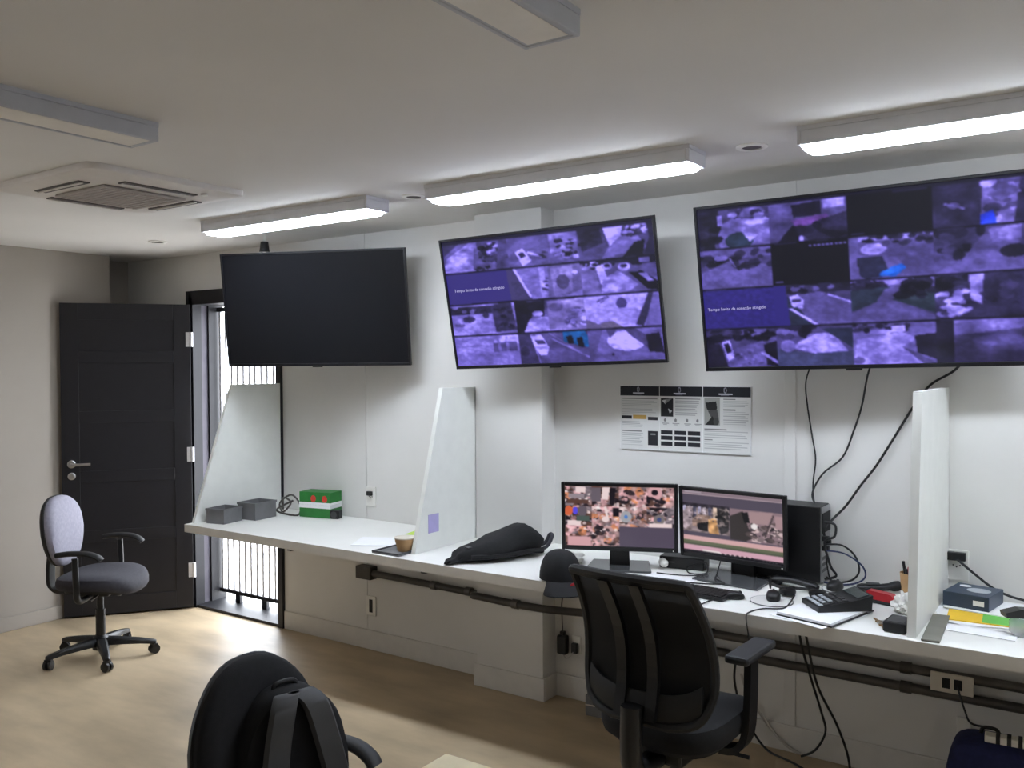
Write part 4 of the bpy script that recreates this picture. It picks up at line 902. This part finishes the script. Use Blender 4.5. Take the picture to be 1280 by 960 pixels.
# odds and ends left of the right-hand divider
t = thing('telephone_handset', 'black cordless handset lying behind the red stapler', 'handset', (-.762, -.115, ZD), rad(24), None)
rr = []
for i in range(11):
    x = -.085 + .17 * i / 10; e = abs(x) / .085; w = .024 - .004 * (1 - e); h = .014 + .006 * (x > .05)
    if i in (0, 10): w *= .7; h *= .6
    rr.append([(x, w * math.cos(a), .016 + .012 * e * (x > 0) + h * math.sin(a)) for a in [2 * PI * q / 12 for q in range(12)]])
MB().loft(rr).build('body', BLACK, t); MB().box(-.05, .0, -.014, .014, .028, .033, .002).build('keypad', CHAR, t)
t = thing('stapler', 'red stapler beside the crumpled tissue', 'stapler', (-.715, -.295, ZD), rad(-12))
MB().box(-.05, .05, -.018, .018, 0, .012, .003).build('base', BLACKM, t)
MB().prism([(-.055, .016), (.05, .012), (.05, .030), (.035, .042), (-.05, .046), (-.058, .034)], -.017, .017, 'y').build('arm', RED, t)
t = thing('pen_cup', 'brown card pen cup standing by the wall beside the divider', 'pen cup', (-.655, -.085, ZD))
MB().lathe([(.034, 0), (.040, .082), (.036, .082), (.031, .006)], 22).build('cup', KRAFT, t)
for i, (dx, dy, hh, mm) in enumerate(((-.02, .0, .125, BLACK), (.0, .018, .11, RED), (.012, -.01, .105, RED), (-.01, -.015, .10, CHAR))):
    MB().tube([(dx * .5, dy * .5, .01), (dx * 1.4, dy * 1.4, hh)], .0055, 8).build('pen', mm, t)
MB().box(-.012, .026, -.004, .022, .05, .104, .003).build('eraser', RED, t)
def crumple(name, label, cat, loc, size, m, seed=1, n=14, grp=None):
    rg = np.random.default_rng(seed); bm = bmesh.new(); bmesh.ops.create_icosphere(bm, subdivisions=3, radius=1)
    for v in bm.verts:
        k = 1 + .28 * (math.sin(v.co.x * 6 + seed) * math.cos(v.co.y * 5 + seed * 2) + .6 * math.sin(v.co.z * 9 + v.co.x * 7)) + rg.uniform(-.07, .07)
        v.co = Vector((v.co.x * size[0] * k, v.co.y * size[1] * k, max(0, (v.co.z * k + .75)) * size[2]))
    me = bpy.data.meshes.new(name); bm.to_mesh(me); bm.free(); me.materials.append(m)
    o = bpy.data.objects.new(name, me); C.objects.link(o); o.location = loc; return tag(o, label, cat, grp)
crumple('tissue', 'crumpled white tissue against the right divider', 'tissue', (-.628, -.36, ZD), (.036, .055, .036), TISSUE, 3)
crumple('tissue', 'crumpled white tissues under the left monitor', 'tissue', (-2.04, -.33, ZD), (.045, .06, .024), TISSUE, 5)
t = thing('wallet', 'black box-shaped wallet at the foot of the right divider', 'wallet', (-.602, -.60, ZD), rad(-4))
MB().box(-.036, .036, -.055, .055, 0, .034, .005).build('body', BLACKM, t); MB().box(-.027, .027, -.045, .045, .034, .036, .001).build('flap', CHAR, t)
t = thing('key_bunch', 'small bunch of keys beside the black wallet', 'keys', (-.662, -.57, ZD), rad(15))
MB().tube([(.014 * math.cos(a), .014 * math.sin(a), .004) for a in [2 * PI * q / 16 for q in range(16)]], .0016, 6, closed=True).build('ring', STEEL, t)
for a, mm in ((1.2, STEEL), (1.9, BRASS), (-1.5, BRASS)):
    Ry = Matrix.Rotation(a, 4, 'Z'); m = MB(); m.lathe([(.004, .002), (.012, .002), (.012, .005), (.004, .005)], 14, mtx=Ry @ Matrix.Translation((.022, 0, 0))); m.box(.032, .062, -.004, .004, .002, .005, 0, Ry); m.build('key', mm, t)
# right of the divider
def sheet(name, label, cat, loc, w, d, rot, m, h=.0012, grp=None):
    return tag(MB().box(-w / 2, w / 2, -d / 2, d / 2, 0, h).build(name, m, loc=loc, rot=(0, 0, rot)), label, cat, grp)
sheet('paper_sheet', 'white sheet sticking out left of the blue box', 'paper', (-.40, -.27, ZD), .27, .30, rad(14), PAPER, .002)
t = thing('folder', 'yellow and green printed folder under the blue box', 'folder', (-.335, -.255, ZD + .0022), rad(4))
MB().box(-.16, .17, -.13, .16, 0, .004).build('cover', YEL, t); MB().box(-.05, .165, -.125, -.01, .004, .0046).build('green_print', LGREEN, t)
sheet('paper_sheet', 'white paper directly beneath the blue box', 'paper', (-.375, -.165, ZD + .0072), .26, .21, rad(-6), PAPER, .003)
sheet('envelope', 'white envelope lying at the front right of the divider', 'envelope', (-.375, -.48, ZD), .23, .10, rad(-3), PAPER, .002)
t = thing('product_box', 'dark blue printed box on papers beside the right divider', 'box', (-.430, -.155, ZD + .0104), rad(-10))
MB().box(-.078, .078, -.085, .085, 0, .052, .002).build('carton', BOXB, t)
MB().puff(oval(.08, .07, 20, 2.1, .02, .0), [(1, .052), (1, .0526)], 'z').build('printed_picture', KEYW, t)
MB().puff(oval(.04, .03, 16, 2.1, -.04, .045), [(1, .052), (1, .0526)], 'z').build('printed_logo', PAPER, t)
MB().box(.025, .062, -.0858, -.085, .016, .034).build('side_label', PAPER, t)
t = thing('tape_dispenser', 'clear plastic dispenser with a black top at the right edge', 'dispenser', (-.235, -.44, ZD), rad(30))
MB().puff(oval(.11, .08, 20, 2.6), [(.8, 0), (1, .01), (1, .045), (.85, .062)], 'z').build('body', CLEARP, t)
MB().prism([(-.075, .062), (.05, .062), (.05, .085), (-.03, .09), (-.08, .078)], -.022, .022, 'y').build('top', BLACK, t)
# items between and beneath the monitors
t = thing('router', 'black box-shaped device standing between the two monitors', 'device', (-1.575, -.14, ZD), rad(8))
MB().box(-.10, .10, -.05, .05, 0, .052, .005).build('case', BLACK, t); MB().box(-.08, -.03, -.0515, -.05, .025, .031).build('indicator', CHAR, t)
sheet('paper_sheet', 'white sheet lying behind the mesh chair top', 'paper', (-1.545, -.39, ZD), .21, .14, rad(-8), PAPER, .0015)
t = thing('white_plug', 'white plug adapter lying between the monitors', 'plug', (-1.655, -.20, ZD), rad(-50))
MB().lathe([(.014, 0), (.018, .006), (.018, .04), (.012, .052), (.007, .06)], 14, mtx=Matrix.Translation((0, 0, .026)) @ Matrix.Rotation(PI / 2, 4, 'Y')).build('body', PLATE, t)
for s in (-1, 1): MB().tube([(-.018, s * .006, .026), (0, s * .006, .026)], .0025, 6).build('pin', STEEL, t)
cable('loose_cable', 'black cable coil between the two monitors', [(-1.47, -.14, ZD + .03), (-1.44, -.22, ZD + .006), (-1.50, -.26, ZD + .006), (-1.53, -.20, ZD + .02), (-1.46, -.18, ZD + .04), (-1.43, -.25, ZD + .01), (-1.5, -.31, ZD + .006), (-1.62, -.33, ZD + .006)], .003)
cable('loose_cable', 'thin black cable across the base of the right monitor', [(-1.40, -.16, ZD + .05), (-1.385, -.24, ZD + .012), (-1.36, -.32, ZD + .014), (-1.31, -.36, ZD + .006), (-1.45, -.42, ZD + .006), (-1.50, -.45, ZD + .016)], .0028)

# ------------------------------------------------------------------ cables from the largest television
cable('television_cable', 'leftmost black cable hanging from the largest television', [(-1.02, -.10, 1.70), (-1.075, -.03, 1.60), (-1.075, -.012, 1.50), (-1.055, -.012, 1.37), (-1.04, -.012, 1.27), (-1.05, -.012, 1.17), (-1.04, -.03, 1.09), (-.985, -.11, 1.02), (-.972, -.12, .96)], .0035)
cable('television_cable', 'middle black cable hanging from the largest television', [(-.79, -.10, 1.70), (-.83, -.03, 1.62), (-.855, -.012, 1.5), (-.885, -.012, 1.40), (-.93, -.012, 1.285), (-1.01, -.012, 1.21), (-1.05, -.02, 1.13), (-1.03, -.06, 1.085), (-.985, -.11, 1.0), (-.968, -.13, .945)], .0042)
cable('television_cable', 'rightmost black cable looping behind the right divider', [(-.46, -.08, 1.70), (-.515, -.03, 1.64), (-.60, -.014, 1.585), (-.66, -.012, 1.50), (-.70, -.012, 1.43), (-.745, -.012, 1.35), (-.80, -.012, 1.255), (-.86, -.012, 1.17), (-.915, -.015, 1.085), (-.96, -.04, 1.03), (-.985, -.11, .985)], .0048)
cable('computer_cable', 'black cable with a plug looping from the computer tower', [(-.955, -.165, .945), (-.91, -.10, .935), (-.87, -.06, .89), (-.855, -.05, .83), (-.88, -.06, .79), (-.935, -.08, .777), (-.968, -.11, .80)], .004)
cable('computer_cable', 'blue network cable looping from the computer tower', [(-.955, -.165, .92), (-.90, -.11, .905), (-.84, -.08, .86), (-.825, -.08, .815), (-.86, -.09, .785), (-.92, -.12, .778), (-.965, -.16, .79)], .0035, CABLEB)
cable('computer_cable', 'short black power lead at the rear of the computer tower', [(-.97, -.13, 1.03), (-.93, -.13, 1.02), (-.93, -.14, .975), (-.965, -.15, .95), (-.94, -.16, .86), (-.92, -.15, .82), (-.965, -.15, .80)], .005)

# ------------------------------------------------------------------ wall sockets, adapter and conduits
def socket(label, x, z, y=0.0, w=.075, h=.115, rx=0, m=PLATE, holes='slot', grp='wall sockets'):
    t = thing('wall_socket', label, 'socket', (x, y, z), rx, grp)
    MB().box(-w / 2, w / 2, -.009, 0, -h / 2, h / 2, .003).build('plate', m, t)
    if holes == 'slot': MB().box(-.013, .013, -.0105, -.009, -.038, .038, .0).build('insert', BLACKM, t)
    if holes == 'pins':
        for dx, dz in ((-.012, 0), (.012, 0), (0, -.006)): MB().lathe([(.003, 0), (.003, .001)], 10, mtx=Matrix.Translation((dx, -.0095, dz)) @ Matrix.Rotation(PI / 2, 4, 'X')).build('pin_hole', BLACKM, t)
    if holes == 'two':
        for dx in (-.02, .022): MB().box(dx - .014, dx + .014, -.0115, -.009, -.02, .02, .001).build('insert', BLACKM, t)
    return t
socket('white socket low on the wall under the left part of the desk', -3.607, .259)
socket('white socket with a black plug on the wall behind the left desk', -3.60, .905, holes='pins')
tag(MB().box(-.018, .018, -.03, -.0105, -.013, .013, .003).build('wall_plug', BLACK, loc=(-3.60, 0, .925)), 'small black plug in the socket above the left desk', 'plug')
socket('white socket on the wall above the dark blue box', -.505, .888, w=.085, h=.12, holes='pins')
tag(MB().box(-.034, .034, -.035, -.0105, -.016, .016, .004).build('wall_plug', BLACK, loc=(-.505, 0, .925)), 'black plug adapter in the socket above the dark blue box', 'plug')
cable('wall_cable', 'black cable running from the wall plug to the right edge', [(-.499, -.034, .915), (-.449, -.03, .873), (-.382, -.03, .823), (-.329, -.03, .800), (-.277, -.03, .790), (-.18, -.04, .784), (-.05, -.05, .7785)], .005)
# left conduit
t = thing('conduit', 'dark pipe conduit under the left part of the desk crossing the pillar', 'conduit')
MB().tube(smooth_path([(-3.58, -.035, .462), (-3.2, -.035, .458), (-2.86, -.035, .452), (-2.79, -.06, .455), (-2.76, -.13, .47), (-2.70, -.145, .475), (-2.5, -.145, .470), (-2.30, -.145, .472), (-2.08, -.10, .475)], 6), .019, 10).build('pipe', PIPED, t)
MB().box(-3.68, -3.56, -.062, 0, .425, .50, .006).build('junction_box', PIPED, t)
for x, y in ((-3.1, -.035), (-2.86, -.035), (-2.48, -.145)):
    m = MB(); m.tube([(x - .018, y, .456 if x < -2.6 else .47), (x + .018, y, .456 if x < -2.6 else .47)], .024, 12); m.build('clamp', PIPE, t)
def conduit(label, z, x0, x1, m):
    t = thing('conduit', label, 'conduit', (0, -.035, z), 0, 'pipes under the desk')
    MB().tube([(x0, 0, 0), (x1, 0, 0)], .019, 12).build('pipe', m, t)
    for x in np.arange(x0 + .45, x1 - .2, .82): MB().tube([(x - .02, 0, 0), (x + .02, 0, 0)], .024, 12).build('clamp', PIPED, t)
    return t
conduit('upper grey pipe conduit under the right part of the desk', .462, -1.95, .95, PIPE)
conduit('lower grey pipe conduit under the right part of the desk', .385, -1.95, .95, PIPE)
socket('ivory double socket on the upper pipe under the desk', -.512, .44, -.058, .15, .075, m=PLATEG, holes='two')
cable('socket_cable', 'black cable from the ivory double socket down to the navy bag', [(-.49, -.075, .435), (-.478, -.09, .40), (-.46, -.11, .36), (-.445, -.13, .335), (-.42, -.16, .335), (-.37, -.18, .345)], .004)
socket('small white wall plate just above the navy bag', -.478, .262, w=.05, h=.07, holes='')
# pillar side: adapter, plugs and cord
t = thing('power_adapter', 'black power adapter hanging at the side of the pillar', 'adapter', (-2.275, -.03, .275))
MB().box(-.026, .026, -.02, .02, -.05, .045, .008).build('body', BLACK, t); MB().box(-.012, .012, -.012, .012, .045, .065, .004).build('strain_relief', BLACK, t)
cable('adapter_cable', 'thin cord dropping from the desk to the black power adapter', [(-2.10, -.20, .724), (-2.19, -.13, .62), (-2.26, -.06, .50), (-2.275, -.035, .40), (-2.275, -.03, .34)], .0035, PIPED)
cable('adapter_cable', 'short cord linking the black adapter to the wall socket', [(-2.27, -.035, .225), (-2.25, -.04, .21), (-2.225, -.04, .225), (-2.21, -.03, .25)], .003, CABLEW)
socket('wall socket with a black plug beside the pillar', -2.21, .275, w=.05, h=.09, holes='')
tag(MB().box(-.016, .016, -.035, -.0105, -.028, .022, .004).build('wall_plug', BLACK, loc=(-2.21, 0, .265)), 'black plug beside the pillar under the desk', 'plug')
# floor and hanging cables
cable('hanging_cable', 'left black cable hanging from the desk below the notepad', [(-.985, -.45, .724), (-.985, -.40, .60), (-.98, -.30, .45), (-.975, -.15, .25), (-.985, -.06, .14), (-1.03, -.045, .05), (-1.09, -.04, .006)], .0048)
cable('hanging_cable', 'right black cable hanging from the desk below the notepad', [(-.965, -.45, .724), (-.96, -.40, .60), (-.945, -.32, .42), (-.90, -.22, .25), (-.86, -.20, .12), (-.845, -.22, .02), (-.83, -.26, .005)], .0048)
cable('floor_cable', 'black cable curving down to the floor right of the mesh chair', [(-1.30, -.25, .43), (-1.33, -.18, .32), (-1.33, -.10, .18), (-1.29, -.06, .07), (-1.22, -.07, .008), (-1.10, -.12, .006), (-.98, -.20, .006), (-.85, -.3, .006)], .005)
cable('floor_cable', 'white cord curving down the wall to the floor', [(-1.36, -.02, .30), (-1.33, -.02, .22), (-1.28, -.02, .15), (-1.22, -.02, .08), (-1.16, -.02, .03), (-1.10, -.022, .008)], .006, CABLEW)
t = thing('cardboard_box', 'small grey box on the floor behind the mesh chair', 'box', (-2.02, -.10, 0), rad(5))
MB().box(-.06, .06, -.05, .05, 0, .10, .004).build('carton', GREYP, t); MB().box(-.06, .06, -.051, .051, .05, .056).build('tape', PLATEG, t)
# navy bag on the floor
t = thing('backpack', 'navy blue backpack on the floor in the bottom right corner', 'bag', (-.365, -.24, 0))
o = oval(.27, .335, 32, 3.6, 0, .1675)
def nf(p): return Vector((p.x + .006 * math.sin(p.z * 30), p.y + .006 * math.sin(p.x * 25 + p.z * 18), max(0, p.z)))
MB().puff(o, [(.8, -.10), (.95, -.085), (1, -.05), (1, .04), (.96, .07), (.8, .085)], 'y', nf).build('body', NAVY, t)
MB().puff(oval(.20, .18, 24, 3.2, 0, .13), [(.85, -.128), (1, -.115), (1, -.08)], 'y', nf).build('front_pocket', NAVY, t)
MB().tube(smooth_path([(-.03, .02, .33), (-.02, .02, .355), (.02, .02, .355), (.03, .02, .33)], 5), .007, 8).build('carry_handle', BLACK, t)
t = thing('power_strip', 'white power strip with dark gaps lying on the navy backpack', 'power strip', (-.30, -.285, .337), rad(4))
MB().box(-.075, .085, -.022, .022, 0, .026, .004).build('body', PLATE, t)
for i in range(4): MB().box(-.04 + i * .034, -.027 + i * .034, -.0235, .0235, .002, .028).build('socket_gap', BLACKM, t)

# ------------------------------------------------------------------ cap and jacket
t = thing('cap', 'black baseball cap with a red mark on the desk edge', 'cap', (-1.905, -.655, ZD), rad(-132))
t.scale = (1.06, 1.06, 1.1)
rr = []
for i in range(9):
    k = i / 8; r_ = .088 * math.cos(k * PI / 2 * .97) ** .72; z = .012 + .105 * math.sin(k * PI / 2)
    rr.append([(r_ * math.cos(a) * .93, r_ * math.sin(a) * 1.08, z) for a in [2 * PI * q / 24 for q in range(24)]])
MB().loft(rr).build('crown', FABB, t)
vs = []; fs = []
for i in range(5):
    for j in range(15):
        a = rad(25) + rad(130) * j / 14; r0 = .082; r1 = .082 + .075 * math.sin(PI * j / 14) ** .5
        r_ = r0 + (r1 - r0) * i / 4; vs.append((r_ * math.cos(a) * .93, r_ * math.sin(a) * 1.08, .016 - .035 * (i / 4) ** 1.5 - .10 * ((r_ * math.cos(a)) ** 2) * 8 * (i / 4)))
for i in range(4):
    for j in range(14): fs.append((i * 15 + j, i * 15 + j + 1, (i + 1) * 15 + j + 1, (i + 1) * 15 + j))
nv = len(vs); vs2 = vs + [(x, y, z - .004) for x, y, z in vs]; fs2 = fs + [tuple(reversed([q + nv for q in f])) for f in fs]
edge = [0 + j for j in range(15)] + [i * 15 + 14 for i in range(1, 5)] + [4 * 15 + j for j in range(13, -1, -1)] + [i * 15 for i in range(3, 0, -1)]
for q in range(len(edge)): a, b = edge[q], edge[(q + 1) % len(edge)]; fs2.append((a, b, b + nv, a + nv))
MB().add(vs2, fs2, True).build('brim', FABB, t)
MB().lathe([(.008, 0), (.006, .005), (.002, .007)], 10, (0, 0, .114)).build('button', FABB, t)
MB().puff(oval(.034, .02, 14, 2.0, -.02, .005), [(1, .118), (1, .1215)], 'y', lambda p: Vector((p.x, p.y + .6 * p.x * .4, p.z + .002))).build('emblem', RED, t)

def jacket():
    t = thing('jacket', 'black bundled jacket lying on the desk beside the pillar', 'jacket', (-2.385, -.41, ZD), rad(70))
    rg = np.random.default_rng(4); rr = []
    prof = [(-.30, .012, .012), (-.285, .028, .024), (-.25, .03, .03), (-.235, .045, .05), (-.19, .07, .066), (-.12, .095, .085), (-.03, .115, .105), (.06, .12, .13), (.13, .11, .14), (.18, .085, .12), (.205, .045, .07), (.21, .01, .03)]
    for i, (x, w, h) in enumerate(prof):
        ring = []
        for q in range(26):
            a = 2 * PI * q / 26; k = 1 + .07 * math.sin(3 * a + x * 30) + .05 * math.sin(7 * a - x * 40)
            y = w * math.cos(a) * k; z = h / 2 + h / 2 * math.sin(a) * k
            ring.append((x + .006 * math.sin(5 * a), y + .01 * math.sin(x * 22), max(.001, z)))
        rr.append(ring)
    MB().loft(rr).build('body', FABB, t)
    MB().tube(smooth_path([(.16, -.07, .02), (.22, -.07, .03), (.27, -.05, .07), (.28, -.02, .075), (.26, .0, .03), (.19, .02, .02)], 6), .009, 8).build('strap', FABD, t)
    MB().tube(smooth_path([(-.2, -.06, .03), (-.05, -.115, .03), (.08, -.122, .035), (.18, -.09, .02)], 5), .012, 8).build('sleeve_fold', FABB, t)
    MB().box(-.20, -.175, -.03, .0, .064, .070, .002).build('buckle', CHAR, t)
jacket()

# ------------------------------------------------------------------ left part of the desk
def open_tray(label, loc, w, d, h, rot, grp):
    t = thing('storage_tray', label, 'tray', loc, rot, grp); k = .005
    m = MB(); m.box(-w / 2, w / 2, -d / 2, d / 2, 0, k); m.box(-w / 2, -w / 2 + k, -d / 2, d / 2, k, h); m.box(w / 2 - k, w / 2, -d / 2, d / 2, k, h)
    m.box(-w / 2 + k, w / 2 - k, -d / 2, -d / 2 + k, k, h); m.box(-w / 2 + k, w / 2 - k, d / 2 - k, d / 2, k, h); m.build('shell', GREYP, t)
    m = MB(); m.box(-w / 2 - .004, w / 2 + .004, -d / 2 - .004, -d / 2, h - .012, h); m.box(-w / 2 - .004, w / 2 + .004, d / 2, d / 2 + .004, h - .012, h); m.box(-w / 2 - .004, -w / 2, -d / 2, d / 2, h - .012, h); m.box(w / 2, w / 2 + .004, -d / 2, d / 2, h - .012, h); m.build('rim', GREYP, t)
    m = MB(); m.box(-w / 2 + k, w / 2 - k, -d / 2 + k, d / 2 - k, k, h * .7); m.build('contents', CHAR, t)
open_tray('grey plastic tray nearest the front left corner of the desk', (-4.265, -.53, ZD), .13, .15, .085, rad(10), 'grey trays by the left divider')
open_tray('grey plastic tray second from the front left corner of the desk', (-4.215, -.335, ZD), .14, .17, .10, rad(6), 'grey trays by the left divider')
cable('loose_cable', 'tangled grey cable loops behind the grey trays', [(-4.28, -.08, ZD + .01), (-4.23, -.12, ZD + .09), (-4.14, -.14, ZD + .07), (-4.19, -.16, ZD + .012), (-4.25, -.13, ZD + .06), (-4.18, -.10, ZD + .11), (-4.08, -.12, ZD + .06), (-4.05, -.16, ZD + .008), (-4.12, -.18, ZD + .006), (-4.2, -.2, ZD + .03), (-4.12, -.14, ZD + .085)], .006, PIPE)
def green_box(label, loc, rot, red):
    t = thing('green_carton', label, 'box', loc, rot, 'green cartons on the left desk')
    MB().box(-.11, .11, -.06, .06, 0, .075, .002).build('carton', GREEN, t)
    MB().box(-.111, .111, -.0608, .0608, .056 if not red else 0.0, .075 if not red else .014).build('white_band', PAPER, t)
    if red:
        for dx in (-.01, .07): MB().puff(oval(.036, .042, 14, 2.0, dx, .036), [(1, -.0608), (1, -.0600)], 'y').build('red_emblem', CREDS, t)
green_box('lower green carton of the two on the left desk', (-3.935, -.09, ZD), rad(12), False)
green_box('upper green carton with red emblems on the left desk', (-3.935, -.09, ZD + .0765), rad(12), True)
t = thing('small_speaker', 'small black device in front of the green cartons', 'device', (-3.795, -.10, ZD), rad(20))
MB().box(-.03, .03, -.028, .028, 0, .05, .008).build('case', BLACK, t); MB().lathe([(.018, 0), (.02, .003), (.012, .004)], 16, mtx=Matrix.Translation((0, -.028, .027)) @ Matrix.Rotation(PI / 2, 4, 'X')).build('front_ring', CHAR, t)
sheet('paper_sheet', 'white sheet on the left desk in front of the lime note', 'paper', (-3.08, -.45, ZD), .30, .21, rad(28), PAPER)
sheet('lime_note', 'lime green note on the left desk beside the middle divider', 'note', (-3.02, -.155, ZD), .24, .14, rad(12), LIME)
t = thing('desk_tray', 'flat dark tray at the desk edge under the small bowl', 'tray', (-2.865, -.60, ZD), rad(0))
MB().box(-.085, .085, -.085, .085, 0, .006, .002).build('plate', GREYP, t); m = MB(); m.box(-.085, .085, -.085, -.078, .006, .012); m.box(-.085, .085, .078, .085, .006, .012); m.box(-.085, -.078, -.078, .078, .006, .012); m.box(.078, .085, -.078, .078, .006, .012); m.build('rim', CHAR, t)
t = thing('bowl', 'small beige round bowl on the dark desk tray', 'bowl', (-2.828, -.585, ZD + .0065))
MB().lathe([(.030, 0), (.034, .004), (.046, .05), (.048, .062), (.044, .062), (.041, .05), (.03, .008)], 26).build('body', KRAFT, t)
MB().lathe([(.0475, .060), (.050, .062), (.050, .067), (.044, .067)], 26).build('rim', PLATEG, t)
nt_ = MB().box(-.0006, .0006, -.04, .04, -.045, .045).build('sticky_note', PURP, loc=(-2.7500, -.46, .90)); tag(nt_, 'lilac sticky note on the middle desk divider', 'note')
